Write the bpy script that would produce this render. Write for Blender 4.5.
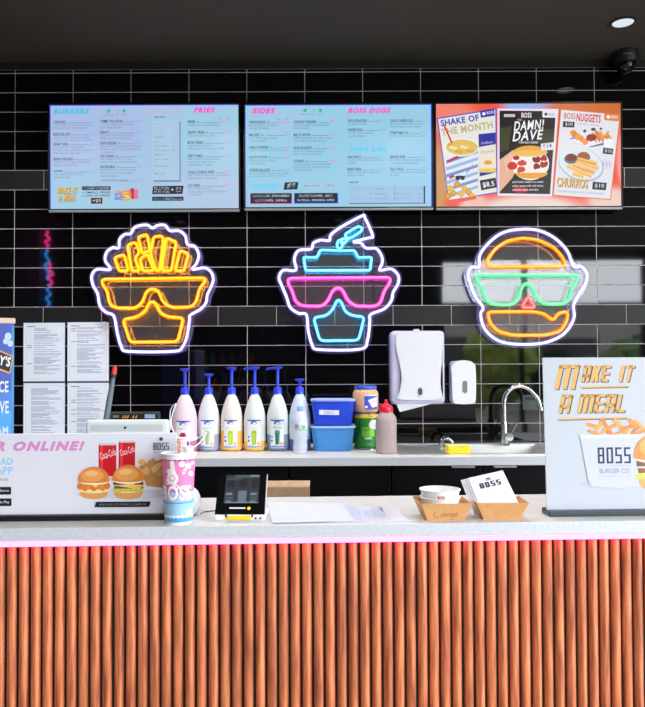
import bpy, bmesh, math, random
from mathutils import Vector, Matrix
random.seed(7)
for _o in list(bpy.data.objects): bpy.data.objects.remove(_o, do_unlink=True)
SC = bpy.context.scene
COL = SC.collection
PI = math.pi
R = math.radians

# ------------------------------------------------------------------ camera
CAMZ, F = 1.29, 735.0
CAM_M = Matrix.Rotation(R(90 + 1.29), 3, 'X') @ Matrix.Rotation(R(-0.25), 3, 'Z')
cam = bpy.data.cameras.new('camera'); cam_o = bpy.data.objects.new('camera', cam); COL.objects.link(cam_o)
cam.sensor_fit = 'VERTICAL'; cam.sensor_height = 36.0; cam.lens = F * 36.0 / 707.0
cam.clip_start = 0.05
cam_o.matrix_world = Matrix.Translation((0, 0, CAMZ)) @ CAM_M.to_4x4()
SC.camera = cam_o

# ------------------------------------------------------------------ world, exposure, daylight
world = bpy.data.worlds.new('world'); SC.world = world; world.use_nodes = True
_nt = world.node_tree; _bg = _nt.nodes['Background']
_tc = _nt.nodes.new('ShaderNodeTexCoord'); _no = _nt.nodes.new('ShaderNodeTexNoise'); _no.inputs['Scale'].default_value = 2.2
_mx = _nt.nodes.new('ShaderNodeMix'); _mx.data_type = 'RGBA'
_mx.inputs['A'].default_value = (0.76, 0.88, 1.0, 1); _mx.inputs['B'].default_value = (1.0, 1.0, 1.0, 1)
_nt.links.new(_tc.outputs['Generated'], _no.inputs['Vector'])
_nt.links.new(_no.outputs['Fac'], _mx.inputs['Factor'])
_nt.links.new(_mx.outputs['Result'], _bg.inputs['Color'])
_bg.inputs['Strength'].default_value = 16.0
SC.view_settings.view_transform = 'Standard'
SC.view_settings.look = 'None'
SC.view_settings.exposure = 0.0
SC.view_settings.gamma = 1.0
SC.view_settings.use_curve_mapping = False

ROOM = dict(x0=-3.4, x1=4.6, y0=-2.4, y1=3.8, h=2.89)
OPEN_X0, OPEN_X1, OPEN_Z = 1.6, 4.45, 2.84      # street opening in the front wall, behind the camera

def area_lamp(name, loc, size, power, color, rot=(0, 0, 0), spread=150, portal=False, sy=None):
    l = bpy.data.lights.new(name, 'AREA'); l.energy = power; l.color = color
    l.shape = 'DISK'; l.size = size
    if sy: l.shape = 'RECTANGLE'; l.size_y = sy
    l.spread = R(spread)
    o = bpy.data.objects.new(name, l); COL.objects.link(o); o.location = loc; o.rotation_euler = rot
    if portal: l.cycles.is_portal = True
    return o
area_lamp('daylight_portal', ((OPEN_X0 + OPEN_X1) / 2, ROOM['y0'] - 0.02, OPEN_Z / 2), OPEN_X1 - OPEN_X0, 1, (1, 1, 1),
          rot=(R(90), 0, 0), portal=True, sy=OPEN_Z)

FILL_WIN = (-2.1, 1.3, 0.35, 2.65)                   # unseen window added in the right wall to light the slats: y0, y1, z0, z1
area_lamp('daylight_portal', (ROOM['x1'] + 0.02, (FILL_WIN[0] + FILL_WIN[1]) / 2, (FILL_WIN[2] + FILL_WIN[3]) / 2), FILL_WIN[1] - FILL_WIN[0], 1, (1, 1, 1),
          rot=(R(90), 0, R(90)), portal=True, sy=FILL_WIN[3] - FILL_WIN[2])

# ------------------------------------------------------------------ pixel -> world helper (point at world depth y)
def at(px, py, y):
    v = CAM_M @ Vector(((px - 322.5) / F, -(py - 353.5) / F, -1.0))
    k = y / v.y
    return Vector((v.x * k, y, CAMZ + v.z * k))

# ------------------------------------------------------------------ materials
def lin(c):
    out = []
    for v in c[:3]:
        v = v / 255.0
        out.append(v / 12.92 if v <= 0.04045 else ((v + 0.055) / 1.055) ** 2.4)
    return tuple(out)
MATS = {}
def pbr(name, rgb, rough=0.5, metal=0.0, alpha=1.0, spec=0.5, coat=0.0, noise=0.0, nscale=30.0, bump=0.0, bscale=200.0,
        trans=0.0, sss=0.0, ior=1.45, stretch=None):
    """rgb is sRGB 0-255"""
    if name in MATS: return MATS[name]
    m = bpy.data.materials.new(name); m.use_nodes = True
    nt = m.node_tree; b = nt.nodes['Principled BSDF']
    c = lin(rgb)
    b.inputs['Base Color'].default_value = (*c, 1)
    b.inputs['Roughness'].default_value = rough; b.inputs['Metallic'].default_value = metal
    b.inputs['Alpha'].default_value = alpha; b.inputs['Specular IOR Level'].default_value = spec
    b.inputs['Coat Weight'].default_value = coat; b.inputs['Coat Roughness'].default_value = 0.06
    b.inputs['Transmission Weight'].default_value = trans; b.inputs['IOR'].default_value = ior
    if sss: b.inputs['Subsurface Weight'].default_value = sss; b.inputs['Subsurface Scale'].default_value = 0.01
    if noise or bump:
        tc = nt.nodes.new('ShaderNodeTexCoord'); mp = nt.nodes.new('ShaderNodeMapping')
        nt.links.new(tc.outputs['Object'], mp.inputs['Vector'])
        if stretch: mp.inputs['Scale'].default_value = stretch
        if noise:
            n = nt.nodes.new('ShaderNodeTexNoise'); n.inputs['Scale'].default_value = nscale; n.inputs['Detail'].default_value = 4
            nt.links.new(mp.outputs['Vector'], n.inputs['Vector'])
            r = nt.nodes.new('ShaderNodeValToRGB')
            r.color_ramp.elements[0].position = 0.3; r.color_ramp.elements[1].position = 0.7
            r.color_ramp.elements[0].color = (*[max(0, v * (1 - noise)) for v in c], 1)
            r.color_ramp.elements[1].color = (*[min(1, v * (1 + noise)) for v in c], 1)
            nt.links.new(n.outputs['Fac'], r.inputs['Fac']); nt.links.new(r.outputs['Color'], b.inputs['Base Color'])
        if bump:
            n2 = nt.nodes.new('ShaderNodeTexNoise'); n2.inputs['Scale'].default_value = bscale
            nt.links.new(mp.outputs['Vector'], n2.inputs['Vector'])
            bp = nt.nodes.new('ShaderNodeBump'); bp.inputs['Strength'].default_value = bump; bp.inputs['Distance'].default_value = 0.002
            nt.links.new(n2.outputs['Fac'], bp.inputs['Height']); nt.links.new(bp.outputs['Normal'], b.inputs['Normal'])
    MATS[name] = m
    return m
def emit(name, col, strength=1.0, linear=False, gloss=0.0):
    if name in MATS: return MATS[name]
    m = bpy.data.materials.new(name); m.use_nodes = True
    nt = m.node_tree; b = nt.nodes['Principled BSDF']
    c = tuple(col) if linear else lin(col)
    b.inputs['Base Color'].default_value = (0.01, 0.01, 0.01, 1); b.inputs['Roughness'].default_value = 0.35
    b.inputs['Emission Color'].default_value = (*c, 1); b.inputs['Emission Strength'].default_value = strength
    MATS[name] = m
    return m

# ------------------------------------------------------------------ object helpers
def tag(o, label=None, cat=None, group=None, kind=None):
    if label: o['label'] = label
    if cat: o['category'] = cat
    if group: o['group'] = group
    if kind: o['kind'] = kind
    return o
def thing(name, label, cat, loc=(0, 0, 0), rz=0.0, group=None, rot=None):
    o = bpy.data.objects.new(name, None); COL.objects.link(o); o.empty_display_size = 0.05
    o.location = loc; o.rotation_euler = rot if rot else (0, 0, rz)
    return tag(o, label, cat, group)
def link_bm(name, bm, mats, parent=None, smooth=False, recalc=True):
    if recalc: bmesh.ops.recalc_face_normals(bm, faces=bm.faces[:])
    me = bpy.data.meshes.new(name); bm.to_mesh(me); bm.free()
    for m in (mats if isinstance(mats, (list, tuple)) else [mats]): me.materials.append(m)
    if smooth:
        for p in me.polygons: p.use_smooth = True
        try: me.set_sharp_from_angle(angle=R(38))
        except Exception: pass
    o = bpy.data.objects.new(name, me); COL.objects.link(o)
    if parent: o.parent = parent
    return o
class MB:
    def __init__(s): s.bm = bmesh.new(); s.mi = 0
    def _done(s, faces):
        for f in faces: f.material_index = s.mi
    def box(s, cx, cy, cz, sx, sy, sz, bev=0.0, mat=None, seg=2):
        b = bmesh.new(); bmesh.ops.create_cube(b, size=1.0)
        bmesh.ops.scale(b, vec=(sx, sy, sz), verts=b.verts)
        if bev: bmesh.ops.bevel(b, geom=b.edges[:], offset=min(bev, min(sx, sy, sz) * 0.49), segments=seg, affect='EDGES', profile=0.5)
        M = Matrix.Translation((cx, cy, cz))
        if mat is not None: M = M @ mat.to_4x4()
        bmesh.ops.transform(b, matrix=M, verts=b.verts)
        s.merge(b); return s
    def merge(s, b, flip=False):
        vm = [s.bm.verts.new(v.co) for v in b.verts]
        b.verts.index_update()
        for f in b.faces:
            try:
                nf = s.bm.faces.new([vm[v.index] for v in f.verts]); nf.material_index = s.mi
            except ValueError: pass
        b.free()
    def lathe(s, prof, cx=0, cy=0, cz=0, n=32, sx=1.0, sy=1.0, power=None):
        """prof: list of (r,z). power: superellipse exponent for squarish sections"""
        rings = []
        for r, z in prof:
            ring = []
            for k in range(n):
                a = 2 * PI * k / n; c, q = math.cos(a), math.sin(a)
                if power:
                    d = (abs(c) ** power + abs(q) ** power) ** (-1.0 / power); c *= d; q *= d
                ring.append(s.bm.verts.new((cx + r * c * sx, cy + r * q * sy, cz + z)))
            rings.append(ring)
        for a, b in zip(rings, rings[1:]):
            for k in range(n):
                f = s.bm.faces.new((a[k], a[(k + 1) % n], b[(k + 1) % n], b[k])); f.material_index = s.mi
        for ring, rr in ((rings[0], prof[0][0]), (rings[-1], prof[-1][0])):
            if rr > 1e-6:
                f = s.bm.faces.new(ring); f.material_index = s.mi
        return s
    def tube(s, pts, r, n=10, closed=False, sy=1.0, caps=True):
        pts = [Vector(p) for p in pts]; N = len(pts); rings = []
        up = None
        for i, p in enumerate(pts):
            if closed: t = (pts[(i + 1) % N] - pts[i - 1])
            else: t = pts[min(i + 1, N - 1)] - pts[max(i - 1, 0)]
            t.normalize()
            if up is None:
                up = Vector((0, 1, 0)) if abs(t.y) < 0.9 else Vector((0, 0, 1))
            u = (up - t * up.dot(t)).normalized(); up = u
            v = t.cross(u)
            rr = r[i] if isinstance(r, (list, tuple)) else r
            rings.append([s.bm.verts.new(p + u * (math.cos(2 * PI * k / n) * rr * sy) + v * (math.sin(2 * PI * k / n) * rr)) for k in range(n)])
        M = N if closed else N - 1
        for i in range(M):
            a, b = rings[i], rings[(i + 1) % N]
            for k in range(n):
                f = s.bm.faces.new((a[k], a[(k + 1) % n], b[(k + 1) % n], b[k])); f.material_index = s.mi
        if not closed and caps:
            for ring in (rings[0], rings[-1]):
                f = s.bm.faces.new(ring); f.material_index = s.mi
        return s
    def cyl(s, p0, p1, r, n=20, r2=None):
        return s.tube([p0, p1], [r, r2 if r2 is not None else r], n=n)
    def prism(s, poly, y0, y1, axis='Y'):
        """extrude a 2-D polygon (x,z) along y"""
        a = [s.bm.verts.new((x, y0, z)) for x, z in poly]; b = [s.bm.verts.new((x, y1, z)) for x, z in poly]
        n = len(poly)
        for i in range(n):
            f = s.bm.faces.new((a[i], a[(i + 1) % n], b[(i + 1) % n], b[i])); f.material_index = s.mi
        for ring in (a, b):
            f = s.bm.faces.new(ring); f.material_index = s.mi
            bmesh.ops.triangulate(s.bm, faces=[f])
        return s
    def quad(s, *pts):
        f = s.bm.faces.new([s.bm.verts.new(p) for p in pts]); f.material_index = s.mi; return s
    def build(s, name, mats, parent=None, smooth=False, recalc=True):
        return link_bm(name, s.bm, mats, parent, smooth, recalc)
def rrect(cx, cz, w, h, r, n=5):
    out = []
    for qx, qz, a0 in ((1, 1, 0), (-1, 1, 90), (-1, -1, 180), (1, -1, 270)):
        for k in range(n + 1):
            a = R(a0 + 90 * k / n)
            out.append((cx + qx * (w / 2 - r) + r * math.cos(a), cz + qz * (h / 2 - r) + r * math.sin(a)))
    return out
def chaikin(pts, it=2, closed=True):
    for _ in range(it):
        out = []
        n = len(pts)
        rng = range(n) if closed else range(n - 1)
        if not closed: out.append(pts[0])
        for i in rng:
            a, b = pts[i], pts[(i + 1) % n]
            out.append(tuple(a[k] * 0.75 + b[k] * 0.25 for k in range(len(a))))
            out.append(tuple(a[k] * 0.25 + b[k] * 0.75 for k in range(len(a))))
        if not closed: out.append(pts[-1])
        pts = out
    return pts
def catmull(pts, sub=5, closed=False):
    P = [Vector(p) for p in pts]; n = len(P); out = []
    rng = range(n) if closed else range(n - 1)
    for i in rng:
        if closed: p0, p1, p2, p3 = P[i - 1], P[i], P[(i + 1) % n], P[(i + 2) % n]
        else: p0, p1, p2, p3 = P[max(i - 1, 0)], P[i], P[i + 1], P[min(i + 2, n - 1)]
        for k in range(sub):
            t = k / sub
            out.append(0.5 * ((2 * p1) + (p2 - p0) * t + (2 * p0 - 5 * p1 + 4 * p2 - p3) * t * t + (3 * p1 - p0 - 3 * p2 + p3) * t ** 3))
    if not closed: out.append(P[-1])
    return out

# ------------------------------------------------------------------ printed / displayed artwork: flat layered polygons in one mesh
_tcache = {}
def text_geo(s, shear=0.0, bold=0.0):
    key = (s, shear, bold)
    if key in _tcache: return _tcache[key]
    c = bpy.data.curves.new('t', 'FONT'); c.body = s; c.size = 1.0; c.shear = shear; c.offset = bold; c.resolution_u = 3; c.space_character = 1.0 + bold * 3.2 + (0.08 if shear else 0)
    o = bpy.data.objects.new('t', c); COL.objects.link(o)
    dg = bpy.context.evaluated_depsgraph_get()
    me = bpy.data.meshes.new_from_object(o.evaluated_get(dg))
    vs = [(v.co.x, v.co.y) for v in me.vertices]; fs = [tuple(p.vertices) for p in me.polygons]
    bpy.data.objects.remove(o, do_unlink=True); bpy.data.curves.remove(c); bpy.data.meshes.remove(me)
    if vs:
        x0 = min(v[0] for v in vs); x1 = max(v[0] for v in vs); y0 = min(v[1] for v in vs); y1 = max(v[1] for v in vs)
    else: x0 = y0 = 0; x1 = y1 = 1
    _tcache[key] = (vs, fs, (x0, y0, x1, y1))
    return _tcache[key]
class Art:
    """px0..: the art is described in its own drawing units (x right, y down); origin (ox,oy) and scale map to local metres"""
    def __init__(s, ox, oy, scale, mode='print', rough=0.45, step=0.00006):
        s.ox, s.oy, s.k, s.mode, s.rough, s.step = ox, oy, scale, mode, rough, step
        s.polys = []; s.layer = 0; s.xf = None
    def mat(s, c):
        if isinstance(c, str): return MATS[c]
        n = ('screen_' if s.mode == 'screen' else 'print_') + '%d_%d_%d' % tuple(int(v) for v in c[:3])
        if s.mode == 'screen': return emit(n, c, 1.0)
        return pbr(n + '_%d' % int(s.rough * 100), c, s.rough)
    def up(s): s.layer += 1; return s
    def poly(s, pts, c, keep=False):
        if not keep: s.layer += 1
        if s.xf: pts = [s.xf(*p) for p in pts]
        s.polys.append(([((x - s.ox) * s.k, -(y - s.oy) * s.k) for x, y in pts], [tuple(range(len(pts)))], (c if isinstance(c, str) else tuple(c)), s.layer)); return s
    def rect(s, x0, y0, x1, y1, c, keep=False, sk=0.0):
        return s.poly([(x0, y1), (x1, y1), (x1 + sk, y0), (x0 + sk, y0)], c, keep)
    def rr(s, x0, y0, x1, y1, r, c): return s.poly(rrect((x0 + x1) / 2, (y0 + y1) / 2, x1 - x0, y1 - y0, r), c)
    def ell(s, cx, cy, rx, ry, c, a0=0, a1=360, rot=0, n=20, keep=False):
        q = R(rot); pts = []
        for k in range(n + (0 if a1 - a0 >= 360 else 1)):
            a = R(a0 + (a1 - a0) * k / n); x, y = rx * math.cos(a), ry * math.sin(a)
            pts.append((cx + x * math.cos(q) - y * math.sin(q), cy + x * math.sin(q) + y * math.cos(q)))
        return s.poly(pts, c, keep)
    def line(s, x0, y0, x1, y1, w, c, keep=True):
        d = math.hypot(x1 - x0, y1 - y0) or 1; nx, ny = -(y1 - y0) / d * w / 2, (x1 - x0) / d * w / 2
        return s.poly([(x0 + nx, y0 + ny), (x1 + nx, y1 + ny), (x1 - nx, y1 - ny), (x0 - nx, y0 - ny)], c, keep)
    def frame(s, x0, y0, x1, y1, w, c):
        s.rect(x0, y0, x1, y0 + w, c); s.rect(x0, y1 - w, x1, y1, c, True); s.rect(x0, y0, x0 + w, y1, c, True); s.rect(x1 - w, y0, x1, y1, c, True); return s
    def text(s, t, x0, y0, x1, y1, c, shear=0.0, bold=0.0, keep=True, rot=0.0):
        """fit the text into the box x0..x1, y0(top)..y1(bottom)"""
        if bold and ('$' in t or (y1 - y0) < 4): bold = min(bold, 0.012)
        elif bold > 0.03 and not shear: bold = 0.03
        vs, fs, (a0, b0, a1, b1) = text_geo(t, shear, bold)
        if not fs: return s
        if not keep: s.layer += 1
        kx = (x1 - x0) / (a1 - a0); ky = (y1 - y0) / (b1 - b0); q = R(rot); cx, cy = (x0 + x1) / 2, (y0 + y1) / 2
        pts = []
        for vx, vy in vs:
            x, y = x0 + (vx - a0) * kx, y1 - (vy - b0) * ky
            if rot: dx, dy = x - cx, y - cy; x, y = cx + dx * math.cos(q) - dy * math.sin(q), cy + dx * math.sin(q) + dy * math.cos(q)
            if s.xf: x, y = s.xf(x, y)
            pts.append(((x - s.ox) * s.k, -(y - s.oy) * s.k))
        s.polys.append((pts, fs, (c if isinstance(c, str) else tuple(c)), s.layer)); return s
    def block(s, word, x0, y0, x1, y1, c, tx=2.0, ty=2.0, gap=1.2, sk=0.0, cut=0.12):
        """heavy squared capital letters built from strokes; tx, ty stroke widths, sk slant"""
        wd = {'I': 0.42, 'M': 1.55, ' ': 0.5}
        tot = sum(wd.get(ch, 1.0) for ch in word); u = (x1 - x0 - gap * (len(word) - 1)) / tot; x = x0; H = y1 - y0; s.layer += 1
        for ch in word:
            w = u * wd.get(ch, 1.0); X = lambda a: x + a; m = y0 + H * 0.5
            V = lambda a, ya=y0, yb=y1: (x + a, ya, x + a + tx, yb)
            top, mid, bot = (x, y0, x + w, y0 + ty), (x, m - ty / 2, x + w, m + ty / 2), (x, y1 - ty, x + w, y1)
            L, Rr = V(0), V(w - tx)
            sets = {'M': [L, V(w / 2 - tx / 2), Rr, top], 'A': [L, Rr, top, (x, m + 0.05 * H, x + w, m + 0.05 * H + ty)], 'E': [L, top, mid, bot], 'I': [(x, y0, x + w, y1)],
                    'T': [top, V(w / 2 - tx / 2)], 'L': [L, bot], 'O': [L, Rr, top, bot], 'B': [L, top, mid, bot, (x + w - tx, y0 + ty * 0.4, x + w, m - ty * 0.3), (x + w - tx, m + ty * 0.3, x + w, y1 - ty * 0.4)],
                    'S': [top, mid, bot, (x, y0, x + tx, m), (x + w - tx, m, x + w, y1)], 'K': [L], ' ': []}
            for (a, b, c2, d) in sets[ch]:
                s.poly([(a + sk * (y1 - d) / H, d), (c2 + sk * (y1 - d) / H, d), (c2 + sk * (y1 - b) / H, b), (a + sk * (y1 - b) / H, b)], c, True)
            if ch == 'K':
                for (ya, yb) in ((m, y0), (m, y1)):
                    xa = x + tx * 0.8; s.poly([(xa + sk * (y1 - ya) / H, ya - ty * 0.4), (x + w - tx + sk * (y1 - yb) / H, yb), (x + w + sk * (y1 - yb) / H, yb), (xa + tx + sk * (y1 - ya) / H, ya + ty * 0.2)], c, True)
            x += w + gap
        return s
    def build(s, name, parent=None, warp=None, cut=0.006, y=0.0):
        mats = []; idx = {}; bm = bmesh.new()
        for pts, fs, c, ly in s.polys:
            if c not in idx: idx[c] = len(mats); mats.append(s.mat(c))
            b = bmesh.new(); vs = [b.verts.new((px, 0, pz)) for px, pz in pts]
            for f in fs:
                try: b.faces.new([vs[i] for i in f])
                except ValueError: pass
            if warp:
                bmesh.ops.triangulate(b, faces=b.faces[:])
                xs = [p[0] for p in pts]; x = math.floor(min(xs) / cut) * cut + cut
                while x < max(xs):
                    bmesh.ops.bisect_plane(b, geom=b.verts[:] + b.edges[:] + b.faces[:], plane_co=(x, 0, 0), plane_no=(1, 0, 0)); x += cut
            for f in b.faces:
                f.normal_update()
            b.verts.index_update()
            nv = []
            for v in b.verts:
                if warp: nv.append(bm.verts.new(warp(v.co.x, v.co.z, ly * s.step)))
                else: nv.append(bm.verts.new((v.co.x, y - ly * s.step, v.co.z)))
            for f in b.faces:
                ids = [v.index for v in f.verts]
                if f.normal.y > 0: ids.reverse()
                try: nf = bm.faces.new([nv[i] for i in ids]); nf.material_index = idx[c]
                except ValueError: pass
            b.free()
        return link_bm(name, bm, mats, parent, recalc=False)
def warp_cyl(rfun, z0, a0=0.0):
    """wrap local (x,z) on a lathe of radius rfun(z), facing -Y"""
    def w(x, z, d):
        r = rfun(z + z0) ; a = x / r + a0; r += d + 0.0003
        return (r * math.sin(a), -r * math.cos(a), z + z0)
    return w

WHITE = (245, 246, 250)
def draw_burger(A, cx, cy, w, h, kind=0):
    A.ell(cx, cy + h * 0.36, w * 0.44, h * 0.17, (226, 160, 92))
    A.ell(cx, cy + h * 0.22, w * 0.48, h * 0.13, (246, 226, 170))
    if kind == 0:
        for k in range(7): A.ell(cx - w * 0.42 + k * w * 0.14, cy + h * (0.12 + 0.05 * (k % 2)), w * 0.1, h * 0.11, (222, 120 + 12 * (k % 3), 50))
        A.poly([(cx - w * 0.2, cy), (cx + w * 0.28, cy), (cx + w * 0.05, cy + h * 0.17)], (255, 205, 70))
    else:
        A.rect(cx - w * 0.46, cy + h * 0.02, cx + w * 0.46, cy + h * 0.11, (122, 72, 44))
        A.poly([(cx - w * 0.46, cy + 0.02 * h), (cx + w * 0.3, cy + 0.02 * h), (cx + w * 0.1, cy + h * 0.14)], (255, 200, 60))
        A.rect(cx - w * 0.44, cy + h * 0.14, cx + w * 0.46, cy + h * 0.22, (138, 84, 50))
        A.poly([(cx - w * 0.3, cy + 0.14 * h), (cx + w * 0.46, cy + 0.14 * h), (cx + w * 0.3, cy + h * 0.25)], (250, 196, 62))
        for k in range(6): A.ell(cx - w * 0.4 + k * w * 0.16, cy + h * 0.27, w * 0.09, h * 0.05, (186, 200, 90))
    A.ell(cx, cy - h * 0.02, w * 0.46, h * 0.1, (250, 240, 222))
    A.ell(cx, cy - h * 0.04, w * 0.5, h * 0.44, (222, 136, 62), 180, 360)
    A.ell(cx, cy - h * 0.04, w * 0.5, h * 0.07, (222, 136, 62))
    A.ell(cx - w * 0.05, cy - h * 0.2, w * 0.36, h * 0.2, (236, 162, 88))
    A.ell(cx - w * 0.08, cy - h * 0.27, w * 0.2, h * 0.09, (246, 190, 124))
def draw_can(A, x0, y0, x1, y1):
    w = x1 - x0
    A.rr(x0, y0, x1, y1, w * 0.1, (205, 28, 40))
    A.rect(x0 + w * 0.04, y0, x1 - w * 0.04, y0 + w * 0.12, (200, 205, 212))
    A.rect(x0 + w * 0.1, y0 + w * 0.12, x0 + w * 0.25, y1 - w * 0.1, (230, 70, 72))
    A.text('Coca-Cola', x0 + w * 0.06, y0 + w * 0.42, x1 - w * 0.04, y0 + w * 0.82, (255, 235, 238), shear=0.35, keep=False, rot=-18)
def draw_fries(A, x0, y0, x1, y1, n=9, seed=3, ang=50):
    rn = random.Random(seed)
    for k in range(n):
        cx = x0 + (x1 - x0) * (k + 0.5) / n; a = rn.uniform(0.4, 1) * ang * rn.choice((-1, 1)); L = (y1 - y0) * rn.uniform(0.8, 1.2); W = (y1 - y0) * 0.24
        dx, dy = math.sin(R(a)) * L / 2, -math.cos(R(a)) * L / 2; cy = (y0 + y1) / 2 + rn.uniform(-0.12, 0.12) * (y1 - y0)
        A.line(cx - dx, cy - dy, cx + dx, cy + dy, W, [(226, 140, 58), (240, 160, 76), (214, 120, 50)][k % 3], keep=False)

# ================================================================== SETTING
RX0, RX1, RY0, RY1, RH = -3.02, 4.6, -2.4, 3.8, 2.905
ceil_m = pbr('dark_ceiling_paint', (66, 60, 51), 0.8, noise=0.05, nscale=3)
black_wall = pbr('black_wall_paint', (20, 20, 21), 0.7)
grey_wall = pbr('charcoal_wall_paint', (58, 57, 58), 0.7)
floor_m = pbr('concrete_floor', (120, 118, 115), 0.45, noise=0.12, nscale=4)
grout_m = pbr('pale_grout', (214, 200, 206), 0.8)
tile_gloss = pbr('gloss_black_tile', (7, 7, 9), 0.035, spec=0.5)
tile_satin = pbr('satin_charcoal_tile', (22, 23, 24), 0.5, spec=0.4)

def struct(name, mb, mats, smooth=False):
    o = mb.build(name, mats, smooth=smooth) if isinstance(mb, MB) else mb
    o['kind'] = 'structure'; return o
b = MB(); b.box((RX0 + RX1) / 2, (RY0 + RY1) / 2, -0.05, RX1 - RX0 + 0.4, RY1 - RY0 + 0.4, 0.1); struct('floor', b, floor_m)
b = MB(); b.box((RX0 + RX1) / 2, (RY0 + RY1) / 2 - 0.1, RH + 0.05, RX1 - RX0 + 0.4, RY1 - RY0 + 0.6, 0.1); struct('ceiling', b, ceil_m)
b = MB(); b.box(RX0 - 0.06, (RY0 + RY1) / 2, RH / 2, 0.12, RY1 - RY0, RH); struct('wall_left', b, black_wall)
b = MB()
for ya, yb, za, zb in ((RY0, FILL_WIN[0], 0, RH), (FILL_WIN[1], RY1, 0, RH), (FILL_WIN[0], FILL_WIN[1], 0, FILL_WIN[2]), (FILL_WIN[0], FILL_WIN[1], FILL_WIN[3], RH)):
    b.box(RX1 + 0.06, (ya + yb) / 2, (za + zb) / 2, 0.12, yb - ya, zb - za)
struct('wall_right', b, grey_wall)
b = MB()
for yy in (FILL_WIN[0] + 0.03, (FILL_WIN[0] + FILL_WIN[1]) / 2, FILL_WIN[1] - 0.03): b.box(RX1 + 0.06, yy, (FILL_WIN[2] + FILL_WIN[3]) / 2, 0.06, 0.05, FILL_WIN[3] - FILL_WIN[2])
for zz in (FILL_WIN[2] + 0.03, FILL_WIN[3] - 0.03): b.box(RX1 + 0.06, (FILL_WIN[0] + FILL_WIN[1]) / 2, zz, 0.06, FILL_WIN[1] - FILL_WIN[0], 0.06)
struct('window_2', b, pbr('black_frame_metal', (25, 25, 27), 0.4, metal=0.6))  # frame of the unseen window added for daylight from the right
b = MB(); b.box((RX0 + OPEN_X0) / 2, RY0 - 0.08, RH / 2, OPEN_X0 - RX0, 0.16, RH)
b.box((OPEN_X1 + RX1) / 2, RY0 - 0.08, RH / 2, RX1 - OPEN_X1, 0.16, RH)
b.box((OPEN_X0 + OPEN_X1) / 2, RY0 - 0.08, (OPEN_Z + RH) / 2, OPEN_X1 - OPEN_X0, 0.16, RH - OPEN_Z)
struct('wall_front', b, black_wall)
# steel frame of the open shopfront
b = MB()
for x in (OPEN_X0 + 0.03, 2.75, OPEN_X1 - 0.03): b.box(x, RY0 - 0.08, OPEN_Z / 2, 0.06, 0.08, OPEN_Z)
b.box((OPEN_X0 + OPEN_X1) / 2, RY0 - 0.08, OPEN_Z - 0.03, OPEN_X1 - OPEN_X0, 0.08, 0.06)
struct('window_1', b, pbr('black_frame_metal', (25, 25, 27), 0.4, metal=0.6))

# tiled back wall: backing slab of grout plus a separate bevelled slab for every tile, one mesh
TP, TR, TX0, TZ0 = 0.302, 0.1018, -0.0865, 1.5207
b = MB(); rn = random.Random(4)
b.mi = 3; b.box((RX0 + RX1) / 2, RY1 + 0.08, RH / 2, RX1 - RX0, 0.15, RH)
b.mi = 0; b.box((RX0 + 2.6) / 2, RY1 + 0.0035, (0.0 + 2.862) / 2, 2.6 - RX0, 0.003, 2.862)
for k in range(-15, 14):
    z0 = TZ0 + k * TR; z1 = min(z0 + TR, 2.862)
    off = (k % 7 == 0)
    b.mi = 2 if off else 1
    i = -10
    while True:
        x0 = TX0 + i * TP + (TP / 2 if off else 0); x1 = x0 + TP; i += 1
        if x1 < RX0 + 0.05: continue
        if x1 > 2.6: break
        if z1 - z0 < 0.01: break
        M = Matrix.Rotation(R(rn.uniform(-0.10, 0.10)), 3, 'X') @ Matrix.Rotation(R(rn.uniform(-0.12, 0.12)), 3, 'Z')
        b.box((x0 + x1) / 2, RY1 + 0.003, (z0 + z1) / 2, TP - 0.0034, 0.007, z1 - z0 - 0.0034, bev=0.0009, mat=M, seg=1)
struct('wall_back', b, [grout_m, tile_gloss, tile_satin, black_wall])
WALL = RY1 - 0.0015

# ================================================================== OUTSIDE / BEHIND THE CAMERA (seen only as reflections in the tiles)
b = MB(); b.box(2, -14, -0.06, 40, 23, 0.1); struct('trim_1', b, pbr('pavement_concrete', (120, 118, 112), 0.8, noise=0.15, nscale=2)); 
bd = thing('street_building', 'low pale shop building across the street, reflected in the tiles', 'building', (6, -17, 0))
b = MB(); b.box(0, 0, 1.6, 22, 3, 3.2); b.build('wall', pbr('pale_render', (150, 148, 142), 0.8), bd)
b = MB(); b.box(0, 0.1, 3.3, 22.4, 3.4, 0.16); b.build('roof', pbr('roof_steel', (90, 95, 98), 0.6), bd)
for i in range(6):
    b = MB(); b.box(-9 + i * 3.5, 1.5, 1.3, 2.4, 0.1, 2.0); b.build('window', pbr('dark_shop_glass', (20, 24, 28), 0.1), bd)
def bush(x, y, r, h, col, seed, label):
    t = thing('street_tree', label, 'tree', (x, y, 0), group='trees outside the shopfront')
    b = MB(); b.cyl((0, 0, 0), (0, 0, h * 0.6), 0.09, 10, 0.06); b.build('trunk', pbr('tree_bark', (90, 70, 55), 0.9), t)
    bm = bmesh.new(); rn = random.Random(seed)
    for k in range(14):
        q = bmesh.ops.create_icosphere(bm, subdivisions=2, radius=r * rn.uniform(0.35, 0.6))
        off = Vector((rn.uniform(-1, 1) * r * 0.6, rn.uniform(-1, 1) * r * 0.6, h * 0.62 + rn.uniform(-0.4, 0.5) * h * 0.6))
        for v in q['verts']: v.co = v.co * rn.uniform(0.85, 1.15) + off
    link_bm('foliage', bm, pbr('leaves_%d' % seed, col, 0.8, noise=0.4, nscale=8), t)
bush(3.6, -7.5, 0.8, 1.9, (112, 128, 50), 1, 'rounded street tree opposite the shopfront, nearest the pillar')
bush(6.4, -9, 0.9, 1.8, (78, 100, 58), 2, 'rounded street tree opposite the shopfront, far side')
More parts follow.
